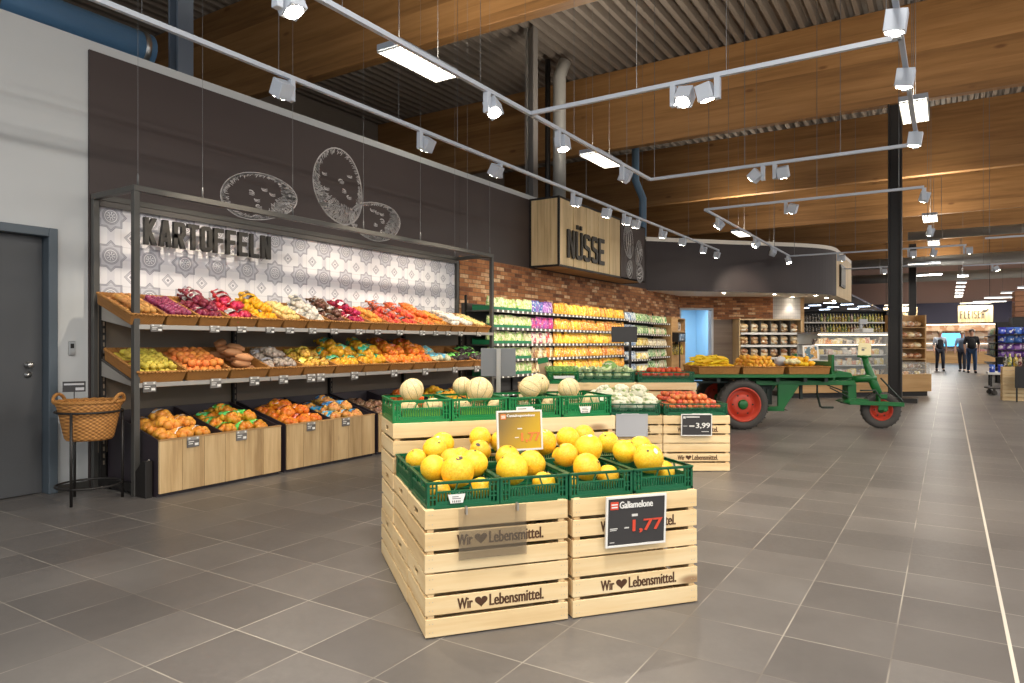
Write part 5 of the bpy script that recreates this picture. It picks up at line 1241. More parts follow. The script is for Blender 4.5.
for i in range(14): tag(link('oil_bottle', OIL, M=WL.at(16.5 + (i % 7) * .14, -.50 + .13 * (i // 7), .951)), 'golden oil bottle on the counter of the oak dispenser cabinet', 'bottle', 'oil bottles on the cabinet')

# ------------------------------------------------------------------ three wheeled flatbed trailer
o_ = _c.at(0, 10.03, 0).translation; TR = Fr(o_.x, o_.y, 32.3)
root = thing('flatbed_trailer', 'old green three-wheeled flatbed trailer with red wheels carrying banana trays', 'trailer', M=TR.M)
def wheel(x, y, r, w, rim, label, steer=0, ribs=26):
    b = MB(); Mx = T(x, y, r) @ Matrix.Rotation(steer, 4, 'Z') @ Matrix.Rotation(PI / 2, 4, 'X')
    b.lathe([(rim, -w * .32), (rim * 1.08, -w * .42), (r * .8, -w * .5), (r * .93, -w * .46), (r * .985, -w * .3), (r, 0), (r * .985, w * .3), (r * .93, w * .46), (r * .8, w * .5), (rim * 1.08, w * .42), (rim, w * .32)], 48, 0, Mx, cap=False)
    for i in range(ribs):
        a = 2 * PI * i / ribs
        for sg in (-1, 1): b.bx(-.008, r * .955 - .006, 0 if sg > 0 else -w * .42, .008, r * 1.004, w * .42 if sg > 0 else 0, 0, Mx @ Matrix.Rotation(a + .06 * sg, 4, 'Z'))
    tw = b.build('tyre', M['tyre'], root); tw['label'] = label
    b = MB(); b.lathe([(rim * .97, w * .42), (rim * 1.04, w * .44), (rim * 1.04, w * .36), (rim * .93, w * .34), (rim * .86, -w * .05), (rim * .8, -w * .1), (rim * .7, w * .12), (rim * .5, w * .2), (rim * .36, w * .22), (.001, w * .22)], 32, 0, Mx, cap=False)
    b.lathe([(.001, -w * .19), (rim * .55, -w * .16), (rim * .82, -w * .12), (rim * .9, -w * .26), (rim, -w * .34)], 32, 0, Mx, cap=False)
    rr = b.build('wheel_disc', M['rimred'], tw); rr['label'] = 'red wheel disc'
    b = MB()
    for i in range(6): a = 2 * PI * i / 6; b.tube([(rim * .6 * math.cos(a), rim * .6 * math.sin(a), w * .1), (rim * .6 * math.cos(a), rim * .6 * math.sin(a), w * .2)], .013, 6, 0, M=Mx)
    b.lathe([(rim * .3, w * .16), (rim * .3, w * .3), (rim * .2, w * .36), (.001, w * .38)], 16, 1, Mx); b.build('hub', [M['black'], M['tractor']], tw)
wheel(3.335, -.02, .362, .2, .24, 'large rear tyre with ribbed tread'); wheel(3.36, 1.25, .362, .2, .24, 'rear tyre on the far side')
wheel(5.42, .12, .268, .13, .15, 'small front tyre', -.25)
b = MB()
for k in range(7): b.bx(2.32, -.12 + .2 * k, .775, 4.62, .075 + .2 * k, .797)
b.build('deck_boards', m_wood('weathered_deck', [(.3, (84, 76, 60)), (.6, (116, 104, 84)), (.8, (140, 128, 104))], 'x', .5, 4, .2), root)
b = MB(); b.bx(2.3, -.15, .752, 4.64, -.12, .80); b.bx(2.3, 1.28, .715, 4.64, 1.31, .80); b.bx(2.3, -.12, .715, 2.33, 1.28, .8); b.bx(4.61, -.12, .715, 4.64, 1.28, .8); b.build('deck_edge', M['tractor'], root, bevel=.003)
b = MB()
for x in (2.5, 2.95, 3.35, 3.8, 4.2, 4.5): b.bx(x, -.1, .69, x + .05, 1.26, .775)
b.bx(2.4, .1, .66, 4.6, .16, .69); b.bx(2.4, 1.0, .66, 4.6, 1.06, .69); b.tube([(3.345, .0, .36), (3.345, 1.2, .36)], .03, 8); b.bx(3.3, .1, .38, 3.4, .16, .66); b.bx(3.3, 1.0, .38, 3.4, 1.06, .66); b.build('underframe', M['tractord'], root)
b = MB(); b.bx(3.55, .02, .635, 5.0, .09, .70); b.bx(3.55, .75, .635, 5.0, .82, .70); b.build('chassis_beam', M['tractor'], root, bevel=.004)
b = MB(); b.prism([(3.87, .65), (4.19, .65), (3.96, .30), (3.72, .26), (3.72, .315), (3.87, .33)], 0.0, .05, 'y'); b.prism([(3.87, .65), (4.19, .65), (3.96, .30), (3.87, .30)], .8, .85, 'y'); b.bx(3.72, .0, .26, 3.96, .85, .30); b.build('gusset_plate', M['tractor'], root, bevel=.003)
b = MB(); b.bx(3.62, .15, .34, 3.84, .7, .63); b.bx(3.66, .13, .4, 3.7, .15, .58); b.bx(3.75, .13, .4, 3.79, .15, .58); b.build('tool_box', M['tractord'], root, bevel=.006)
b = MB(); b.prism([(3.94, .30), (4.06, .26), (3.96, .26)], .1, .6, 'y'); b.build('mud_flap', M['tyre'], root)
b = MB(); b.bx(4.60, -.1, .8, 4.64, .02, 1.08); b.bx(4.60, 1.2, .8, 4.64, 1.3, 1.08); b.bx(4.61, -.1, .84, 4.635, 1.3, .98); b.build('headboard', M['tractor'], root, bevel=.003)
b = MB(); b.prism([(4.66, .74), (4.68, .80), (4.82, .84), (4.98, .815), (5.02, .74)], .1, .6, 'y'); b.build('seat_hood', M['tractor'], root, bevel=.01)
b = MB(); b.tube([(4.7, .3, .715), (5.3, .2, .705)], .045, 12); b.tube([(5.06, .2, .71), (5.25, .16, .735), (5.36, .13, .72)], .055, 12); b.build('neck_tube', M['tractor'], root)
b = MB(); b.tube([(5.22, .2, 1.05), (5.26, .18, .9), (5.33, .14, .66), (5.40, .12, .48)], [.04, .05, .062, .06], 12); b.lathe([(.055, 1.03), (.06, 1.05), (.06, 1.065), (.001, 1.07)], 12, 0, T(5.22, .2, 0)); b.tube([(5.12, .2, 1.055), (5.32, .2, 1.055)], .014, 8); b.build('steering_column', M['tractor'], root)
b = MB(); b.bx(4.93, .1, .42, 5.06, .28, .66); b.bx(4.96, .12, .62, 5.03, .26, .7); b.prism([(4.83, .39), (4.9, .42), (5.1, .44), (5.22, .42), (5.22, .38), (4.95, .345)], .05, .3, 'y'); b.build('coupling_block', M['tractor'], root, bevel=.006)
b = MB(); b.bar((4.9, .0, .385), (5.70, .0, .355), .03, .06); b.bar((4.9, .26, .385), (5.70, .24, .355), .03, .06); b.bx(5.33, .0, .27, 5.47, .02, .40); b.bx(5.33, .24, .27, 5.47, .26, .40); b.tube([(5.42, -.02, .27), (5.42, .27, .27)], .025, 8); b.bx(5.33, .02, .44, 5.47, .24, .50); b.bx(5.33, .0, .4, 5.36, .26, .46); b.build('front_fork', M['tractor'], root, bevel=.004)
b = MB(); b.tube([(5.36, .0, .74), (5.68, .0, .40)], .012, 6); b.tube([(5.06, -.0, .56), (5.28, 0, .56), (5.36, 0, .45)], .012, 6); b.tube([(4.6, .06, .64), (4.92, .06, .52)], .01, 6); b.tube([(4.62, .0, .60), (4.9, .0, .46)], .01, 6); b.build('brace_rod', M['tractord'], root)
b = MB(); b.bx(4.27, .2, .42, 4.31, .24, .64); b.tube([(4.48, .1, .5), (4.48, .0, .33), (4.5, -.02, .315), (4.66, -.02, .315)], .016, 8); b.tube([(4.48, .1, .64), (4.48, .1, .5)], .014, 8); b.build('pedal', M['tractord'], root)
t_ = thing('info_sign', 'cream sign card mounted on top of the trailer steering column', 'sign', M=TR.at(5.13, .2, 1.07) @ Matrix.Rotation(-.12, 4, 'X') @ Matrix.Rotation(.08, 4, 'Y'))
b = MB(); b.bx(0, -.004, 0, .19, .004, .19); b.build('card', pm('cream_card', (232, 218, 168), .5), t_); b = MB(); b.bx(.05, -.006, .07, .09, -.004, .10); b.bx(.05, -.006, .11, .12, -.004, .118); b.build('print', M['taggrey'], t_)
# trays and fruit on the bed
traybig = tray_me(.60, .42, .105)
def w_tray(x, y, label): return tray(traybig, TR.at(x, y, .80), label, 'wicker trays on the trailer')
for i, (x, lb) in enumerate(((2.98, 'bananas'), (3.62, 'lemons'), (4.28, 'mangoes and lemons'))):
    w_tray(x, -.11, f'wide wicker tray of {lb} in the front row on the trailer bed'); 
    w_tray(x, .36, f'wide wicker tray in the rear row on the trailer bed, behind the {lb}')
for row, y in ((0, -.10), (1, .37)):
    wh = 'front' if row == 0 else 'rear'
    for k in range(54):
        Lk = k // 15; x, yy = 2.98 + R.uniform(-.23, .23) * (1 - .12 * Lk), y + .06 + R.uniform(.0, .28)
        tag(link('banana', R.choice(PO['banana']), M=TR.at(x, yy + .06, .86 + .05 * Lk + R.uniform(0, .03), R.uniform(-.5, .5)) @ Matrix.Rotation(R.uniform(-.6, .4), 4, 'X') @ Matrix.Rotation(R.uniform(-.3, .3), 4, 'Y')), f'yellow banana in the {wh} left wicker tray on the trailer', 'banana', f'bananas in the {wh} tray')
    pile('lemon', TR.at(3.62, y, .81), .52, .36, .03, .066, f'orange yellow lemon in the {wh} middle wicker tray on the trailer', f'lemons in the {wh} middle tray', 'lemon', 4, .14, y0=.02)
    pile('mango', TR.at(4.22, y, .81), .46 if row == 0 else .40, .34, .03, .085, f'yellow mango in the {wh} right wicker tray on the trailer', f'mangoes in the {wh} right tray', 'mango', 3, .18, y0=.03)
netbag_me('whitenet', (232, 216, 160), (238, 236, 230), (236, 232, 220), .03, .5)
for k, (x, y) in enumerate(((4.12, .02), (4.2, .2))): netbag('whitenet', TR.at(x - .03, y, .93, .3) @ Matrix.Scale(1.2, 4) @ Matrix.Scale(.75, 4, (0, 0, 1)), f'white netted fruit bag lying on the right trailer tray, {"front" if k == 0 else "rear"} one', 'white net bags on the trailer')
t_ = thing('picture_sign', 'white framed picture card standing among the fruit on the trailer', 'sign', M=TR.at(4.33, .22, .98, -.05) @ Matrix.Rotation(-.08, 4, 'Y'))
b = MB(); e = .025
for q in ((0, 0, .23, e), (0, .23 - e, .23, .23), (0, e, e, .23 - e), (.23 - e, e, .23, .23 - e)): b.bx(q[0], -.008, q[1], q[2], .008, q[3])
b.build('frame', M['white'], t_); b = MB(); b.bx(e, -.004, e, .23 - e, .004, .23 - e); b.build('picture', m_pack('picture_print', (206, 160, 90), (96, 120, 130), sc=14), t_); b = MB(); b.bx(.1, 0, -.16, .13, .008, 0); b.build('stem', M['white'], t_)
t_ = thing('grey_scoop_bag', 'crumpled grey plastic bag roll behind the lemon tray on the trailer', 'bag', M=TR.at(3.98, .2, .93))
b = MB(); b.ell((0, 0, .05), (.09, .06, .07), 14, 9, 0, None, .4, 4); b.build('roll', M['lgrey'], t_)
# ------------------------------------------------------------------ bakery rack on the turned back wall
t_ = thing('bakery_rack', 'pale oak wall rack of packed bread with three white-edged tiers behind the trailer', 'rack', M=WB.M @ T(1.56, 0, 0))
b = MB(); RW = 1.84
for x in (0, RW - .035): b.bx(x, -.42, 0, x + .035, -.02, 1.91)
b.bx(0, -.42, 1.88, RW, -.02, 1.915); b.bx(.05, -.04, 0, RW - .05, -.02, 1.88); b.build('frame', M['lightoak'], t_)
for z in (.5, .84, 1.18, 1.52):
    b = MB(); b.bx(.05, -.40, z - .02, RW - .05, -.04, z); sh = b.build('shelf', M['black'], t_)
    b = MB(); b.bx(.05, -.425, z - .04, RW - .05, -.405, z + .02); b.build('price_rail', M['white'], sh)
b = MB()
for k in range(1, 6): x = .05 + (RW - .1) * k / 6; b.bx(x - .008, -.41, .1, x + .008, -.05, 1.87)
b.build('divider', M['shelf'], t_)
BK = [MB().ell((0, 0, .085), (.138, .14, .085), 14, 9, 0, None, .12, i).mesh('bread_pack', m_pack('bread_pack_' + nm, c1, c2, (236, 226, 206), sc=12)) for i, (nm, c1, c2) in enumerate((('rye', (176, 118, 72), (222, 184, 136)), ('wheat', (226, 190, 138), (242, 224, 190)), ('white', (236, 226, 208), (196, 146, 102)), ('dark', (140, 92, 60), (208, 170, 128))))]
for r_, z in enumerate((.5, .84, 1.18, 1.52)):
    for k in range(6):
        for h in range(2 if r_ > 0 else 1): tag(link('bread_pack', R.choice(BK), M=WB.M @ T(1.56 + .05 + 1.74 * (k + .5) / 6, -.25, z + .001 + .1 * h)), f'packed loaf in the {ORD[k]} bay, {("lowest", "third", "second", "top")[r_]} tier of the bakery rack', 'bread', f'loaves, {ORD[k]} bay, {("lowest", "third", "second", "top")[r_]} tier')

# ------------------------------------------------------------------ deli counter behind the trailer
o_ = _c.at(6.3, 15.6, 0).translation; DC = Fr(o_.x, o_.y, 43.3)
t_ = thing('deli_counter', 'long oak fronted deli counter with glass showcase behind the trailer and the dark column', 'counter', M=DC.M)
b = MB(); b.bx(.1, .06, 0, 3.62, 1.2, .11); b.build('plinth', M['black'], t_)
b = MB(); b.bx(.1, 0, .11, 3.68, .04, .52); b.bx(3.64, .04, .11, 3.68, 1.2, .52); b.build('front_panel', M['counteroak'], t_, bevel=.003)
b = MB(); b.bx(.1, .04, .46, 3.64, 1.2, .5); b.build('display_floor', M['steel'], t_)
b = MB(); b.bx(.75, .02, .52, 2.62, .032, 1.46); b.bx(2.64, .02, .52, 3.66, .032, .80); b.bx(3.648, .032, .52, 3.66, 1.1, .8); b.build('glass_front', M['glass'], t_)
b = MB(); b.bx(.75, .02, 1.46, 2.64, .9, 1.50); b.bx(2.62, .02, .5, 2.65, .9, 1.46); b.build('showcase_frame', M['rail'], t_); b = MB(); b.bx(.75, .86, .5, 2.62, .9, 1.46); b.build('back_panel', M['white'], t_)
b = MB(); b.bx(.77, .05, 1.43, 2.6, .12, 1.458); b.build('light_strip', M['lightwarm'], t_)
for z in (.74, .98, 1.22):
    b = MB(); b.bx(.75, .2, z - .012, 2.6, .86, z); sh = b.build('shelf', M['glass'] if False else M['steel'], t_)
    b = MB(); b.bx(.75, .185, z - .022, 2.6, .2, z + .002); b.build('lit_edge', M['lightwarm'] if z > 1 else M['white'], sh)
DP = []
for nm, c1, c2 in (('cheese', (232, 206, 130), (240, 230, 200)), ('ham', (206, 140, 120), (236, 206, 190)), ('white', (230, 226, 216), (196, 190, 180)), ('dark', (92, 76, 70), (180, 160, 140)), ('orange', (222, 150, 86), (240, 220, 180))):
    b = MB(); b.bx(-.07, -.05, 0, .07, .05, .07); DP.append(b.mesh('deli_pack', m_pack('deli_' + nm, c1, c2, sc=14), .012))
for lv, z in enumerate((.501, .741, .981, 1.221)):
    for i in range(15): tag(link('deli_pack', R.choice(DP), M=DC.M @ T(.83 + i * .122, .30, z) @ Matrix.Rotation(R.uniform(-.15, .15), 4, 'Z') @ Matrix.Scale(R.uniform(1.3, 2.4), 4, (0, 0, 1))), f'packed delicatessen on the {("lowest", "second", "third", "top")[lv]} level of the deli showcase', 'food pack', f'deli packs, {("lowest", "second", "third", "top")[lv]} level')
for i in range(6): tag(link('deli_pack', R.choice(DP), M=DC.M @ T(2.75 + i * .16, .32, .501)), 'packed delicatessen in the low glass end of the deli counter', 'food pack', 'deli packs in the low end')
t_ = thing('counter_scale', 'white counter scale on top of the deli showcase beside the dark column', 'scale', M=DC.M @ T(2.15, .4, 1.5))
b = MB(); b.bx(0, 0, 0, .3, .3, .1); b.build('body', M['white'], t_, bevel=.01); b = MB(); b.bx(.02, .1, .1, .08, .14, .26); b.bx(-.02, .08, .2, .2, .12, .32); b.build('display', M['lgrey'], t_, bevel=.004)
# bottle shelf, bread rack, fascia further back
BS = Fr(*_c.at(9.2, 22.4, 0).translation.xy, 32.3)
t_ = thing('bottle_shelf', 'long dark wall shelf of bottles beyond the deli showcase', 'shelf', M=BS.M)
b = MB(); b.bx(0, .3, 0, 3.0, .34, 2.3); b.bx(0, 0, 0, .04, .3, 2.3); b.bx(2.96, 0, 0, 3.0, .3, 2.3); b.bx(0, 0, 2.28, 3.0, .34, 2.32); b.build('carcass', M['black'], t_)
for z in (1.25, 1.58, 1.92):
    b = MB(); b.bx(.04, 0, z - .025, 2.96, .3, z); sh = b.build('shelf', M['counteroak'], t_); b = MB(); b.bx(.04, -.012, z - .03, 2.96, -.0, z + .015); b.build('price_rail', M['white'], sh)
WBOT = []
for nm, c1, c2 in (('dark', (44, 40, 36), (120, 110, 90)), ('green', (96, 120, 50), (206, 196, 90)), ('yellow', (206, 176, 60), (120, 96, 40)), ('red', (120, 50, 40), (210, 190, 160))):
    b = MB(); b.lathe([(.038, 0), (.04, .01), (.04, .17), (.015, .23), (.015, .28), (.001, .281)], 10); WBOT.append(b.mesh('bottle', m_pack('wine_' + nm, c1, c2, sc=18)))
for lv, z in enumerate((1.251, 1.581, 1.921)):
    for i in range(29):
        x = .1 + i * .098; k = 0 if lv == 0 and R.random() < .8 or x < .8 else R.choice((1, 2, 2, 1, 3))
        tag(link('bottle', WBOT[k], M=BS.M @ T(x, .08, z)), f'bottle on the {("lowest", "middle", "top")[lv]} board of the dark wall shelf beyond the deli showcase', 'bottle', f'bottles on the {("lowest", "middle", "top")[lv]} board')
BR = Fr(*_c.at(10.85, 19.6, 0).translation.xy, 36)
t_ = thing('bread_rack', 'open oak rack of loaves just right of the dark column', 'rack', M=BR.M)
b = MB()
for x in (0, .92): b.bx(x, 0, 0, x + .04, .4, 2.05)
b.bx(0, .4, 0, .96, .43, 2.05); b.build('frame', M['counteroak'], t_)
for z in (.5, .8, 1.1, 1.4, 1.7): b = MB(); b.bx(.04, 0, z - .02, .92, .4, z); b.build('shelf', M['counteroak'], t_)
for lv, z in enumerate((.5, .8, 1.1, 1.4, 1.7)):
    for i in range(4): tag(link('bread_loaf', BK[(i + lv) % 4], M=BR.M @ T(.16 + i * .21, .2, z + .001)), f'loaf on the {("lowest", "second", "middle", "fourth", "top")[lv]} board of the open bread rack', 'bread', f'loaves on the {("lowest", "second", "middle", "fourth", "top")[lv]} rack board')

# ------------------------------------------------------------------ far end: lit department signs, meat counter, screen
def dept(x0, x1, txt, label, tw, th):
    t = thing('department_sign', label, 'sign', (x0, 44, 2.35)); w = x1 - x0
    b = MB(); n = 9
    for i in range(n): b.bx(w * i / n + .006, 0, 0, w * (i + 1) / n - .006, .06, .88)
    b.build('boards', M['lightoak'], t); b = MB(); b.bx(-.03, .06, -.03, w + .03, .12, .91); b.build('frame', M['black'], t)
    b = MB(); put_block(b, txt, (w - tw) / 2 - .1, -.0, .2, tw / len(txt) * .74, th, .046, tw / len(txt) * .3, .03, FRONT); b.build('letters', M['letter'], t)
    b = MB(); x = (w + tw) / 2 - .16; b.ell((x, -.02, .6), (.13, .02, .07), 10, 6); b.tube([(x - .14, -.02, .52), (x - .28, -.02, .4)], .02, 6); b.ell((x + .12, -.02, .68), (.06, .02, .05), 8, 5); b.build('drawing', M['letter'], t)
    b = MB()
    for q in (.15, w - .15): b.tube([(q, .09, .9), (q, .09, 6.0)], .012, 5)
    b.build('hanger', M['black'], t)
    b = MB(); b.bx(.1, -.35, .98, w - .1, -.29, 1.02); b.build('sign_lamp', M['lightwarm'], t)
    ld = bpy.data.lights.new('sign_lamp', 'AREA'); ld.energy = 60; ld.shape = 'RECTANGLE'; ld.size = w - .2; ld.size_y = .06; ld.color = (1, .9, .74)
    lo = bpy.data.objects.new('lamp', ld); COL.objects.link(lo); lo.parent = t; lo.location = (w / 2, -.32, .97); lo.rotation_euler = (rad(38), 0, 0)
dept(.44, 1.99, 'FLEISCH', 'hanging lit board sign reading FLEISCH at the end of the main aisle', 1.15, .42)
dept(-3.1, -1.44, 'WURST', 'hanging lit board sign reading WURST half hidden by the dark column', 1.1, .42)
t_ = thing('meat_counter', 'brightly lit service counter across the far end of the main aisle', 'counter', (-6, 50.5, 0))
b = MB(); b.bx(0, 0, 0, 12, .9, .75); b.build('base', M['counteroak'], t_); b = MB(); b.bx(0, .02, .75, 12, .06, 1.25); b.bx(0, .02, 1.25, 12, .6, 1.3); b.build('glass_front', M['glass'], t_); b = MB(); b.bx(0, .1, 1.19, 12, .2, 1.24); b.build('light_strip', M['lightwarm'], t_)
b = MB(); b.bx(0, .1, .76, 12, .8, .86); b.build('meat_tray', m_pack('meat_display', (186, 76, 66), (226, 186, 170), sc=6), t_)
t_ = thing('far_wall_shelf', 'warm lit goods wall behind the far service counter', 'shelf', (-6, 53.0, 0))
b = MB(); b.bx(0, .4, 0, 12, .44, 2.5); b.build('back_board', m_pack('far_goods', (206, 150, 120), (236, 206, 180), sc=2.2), t_); b = MB()
for z in (1.0, 1.5, 2.0): b.bx(0, 0, z, 12, .4, z + .04)
b.build('shelf', M['counteroak'], t_); b = MB(); b.bx(0, .02, 2.42, 12, .14, 2.47); b.build('light_strip', M['lightwarm'], t_)
t_ = thing('screen', 'blue glowing screen at the far end between the people', 'screen', (-.35, 50.0, 1.05))
b = MB(); b.bx(-.03, .02, -.03, 1.2, .08, .83); b.build('casing', M['black'], t_); b = MB(); b.bx(0, .005, 0, 1.17, .02, .8); b.build('display', emit('blue_screen_glow', (90, 176, 226), 1.6), t_)

# ------------------------------------------------------------------ right hand gondola, dolly, crates
t_ = thing('gondola_shelf', 'tall right hand shelf with blue and violet bags at its end', 'shelf', (1.25, 25.9, 0))
b = MB(); b.bx(.0, .5, 0, 1.5, .54, 1.9); b.bx(.42, .54, 0, .47, 8, 1.9); b.bx(0, .5, 0, .04, .54, 1.9); b.build('panel', M['black'], t_)
GZ = (.82, 1.04, 1.26, 1.52)
for z in (.5,) + GZ: b = MB(); b.bx(0, .0, z - .025, 1.5, .5, z); b.bx(-.02, .54, z - .025, .42, 8, z); b.build('shelf', M['black'], t_)
big = {}
for nm, c1, c2 in (('blue', (36, 60, 160), (70, 110, 200)), ('violet', (110, 70, 160), (176, 130, 206)), ('green', (110, 176, 90), (206, 226, 180)), ('gold', (226, 176, 40), (240, 206, 90)), ('pink', (226, 176, 150), (240, 220, 200))):
    PKM['big_' + nm] = m_pack('big_bag_' + nm, c1, c2, sc=9); big[nm] = pack_me('big_' + nm)
gl = ('second lowest', 'third', 'second', 'top')
for lv, z in enumerate(GZ):
    c = ('violet', 'violet', 'blue', 'blue')[lv]
    for i in range(6): tag(link('snack_bag', big[c], M=T(1.4 + i * .2, 26.05, z + .001) @ Matrix.Rotation(R.uniform(-.2, .2), 4, 'Z') @ Matrix.Scale(1.15, 4) @ Matrix.Scale(1.5, 4, (1, 0, 0))), f'{c} bag on the {gl[lv]} tier at the end of the right hand shelf', 'snack bag', f'{c} bags at the shelf end, {gl[lv]} tier')
    for i in range(9):
        c = 'gold' if i < 3 else ('green', 'green', 'pink', 'green')[lv] if i < 7 else 'pink'
        tag(link('snack_bag', big[c], M=T(1.36, 26.75 + i * .75, z + .001) @ Matrix.Rotation(PI / 2 + R.uniform(-.2, .2), 4, 'Z') @ Matrix.Scale(1.3, 4) @ Matrix.Scale(3.2, 4, (1, 0, 0))), f'{c} bag on the aisle side of the right hand shelf, {gl[lv]} tier', 'snack bag', f'{c} bags on the aisle side, {gl[lv]} tier')
t_ = thing('display_table', 'low white topped display table in front of the right hand shelf', 'table', (.95, 23.6, 0))
b = MB(); b.bx(0, 0, .36, 1.6, 1.2, .42); b.build('top', M['white'], t_)
for x, y in ((.05, .05), (1.5, .05), (.05, 1.1), (1.5, 1.1)): b = MB(); b.bx(x, y, 0, x + .05, y + .05, .36); b.build('leg', M['black'], t_)
for i in range(7): tag(link('snack_bag', big['blue' if i < 3 else 'gold' if i < 5 else 'pink'], M=T(1.05 + i * .2, 23.8, .421) @ Matrix.Scale(1.2, 4)), f'{"blue" if i < 3 else "golden" if i < 5 else "pale pink"} bag standing on the low display table', 'snack bag', f'{"blue" if i < 3 else "golden" if i < 5 else "pale pink"} bags on the table')
t_ = thing('dolly', 'low black transport dolly on castors at the right of the aisle', 'dolly', (.93, 20.1, 0), rad(10))
b = MB(); b.bx(-.1, -.05, .15, .6, .5, .18); b.build('deck', M['black'], t_)
for x, y in ((0, 0), (.45, 0), (0, .45), (.45, .45)):
    b = MB(); b.tube([(x, y - .02, .06), (x, y + .02, .06)], .06, 14); b.bx(x - .02, y - .03, .06, x + .02, y - .022, .15); b.bx(x - .02, y + .022, .06, x + .02, y + .03, .15); b.build('castor', M['tyre'], t_)
RC = Fr(*_c.at(10.63, 14.95, 0).translation.xy, 3)
for lv in range(3): wood_crate(RC.at(0, 0, lv * .245) @ Matrix.Scale(.9, 4), f'pine slat crate at the right picture edge, {("bottom", "middle", "topmost")[lv]} of its stack', 'crates at the right edge', False)
for i in range(6): tag(link('bottle', WBOT[i % 4], M=RC.at(.06 + i * .09, .1 + .1 * (i % 2), .736)), 'bottle standing on the crate stack at the right picture edge', 'bottle', 'bottles on the right crate stack')
t_ = thing('notice_stand', 'dark blank notice board on a slim leg before the right crate stack', 'sign stand', M=RC.at(.18, -.32, 0))
b = MB(); b.bx(0, 0, .3, .5, .02, .76); b.build('board', M['black'], t_, bevel=.004); b = MB(); b.bx(.02, .02, 0, .05, .05, .5); b.bx(.4, .02, 0, .43, .05, .5); b.build('leg', M['black'], t_)
t_ = thing('stall_canopy', 'brown board clad stall canopy with dark shelf edge at the right picture edge', 'canopy', M=RC.at(.2, .25, 0))
b = MB()
for k in range(5): b.bx(.05, 0, 1.82 + k * .115, 1.4, .5, 1.925 + k * .115)
b.build('board_cladding', m_wood('brown_cladding', [(.3, (116, 72, 46)), (.55, (156, 104, 68)), (.8, (186, 136, 96))], 'x', .5, 4, .2), t_)
b = MB(); b.bx(0, -.02, 1.64, 1.4, .5, 1.81); b.build('fascia', M['black'], t_); b = MB(); b.bx(1.3, .4, 0, 1.38, .48, 1.65); b.build('post', M['black'], t_)

# ------------------------------------------------------------------ people far down the aisle
def skin(name, nodes, edges, mat, parent, sub=2, root=0):
    me = bpy.data.meshes.new(name); me.from_pydata([n[0] for n in nodes], edges, [])
    o = bpy.data.objects.new(name, me); COL.objects.link(o)
    sk = o.modifiers.new('skin', 'SKIN')
    for v, n in zip(me.skin_vertices[0].data, nodes): v.radius = n[1] if hasattr(n[1], '__len__') else (n[1], n[1])
    me.skin_vertices[0].data[root].use_root = True
    sb = o.modifiers.new('sub', 'SUBSURF'); sb.levels = sb.render_levels = sub
    dg = bpy.context.evaluated_depsgraph_get(); m2 = bpy.data.meshes.new_from_object(o.evaluated_get(dg))
    bpy.data.objects.remove(o); m2.materials.clear(); m2.materials.append(mat)
    m2.polygons.foreach_set('use_smooth', [True] * len(m2.polygons))
    return link(name, m2, parent)
SKM_ = pm('skin_tone', (206, 156, 128), .5); SHOE = pm('dark_shoe', (36, 34, 34), .5)
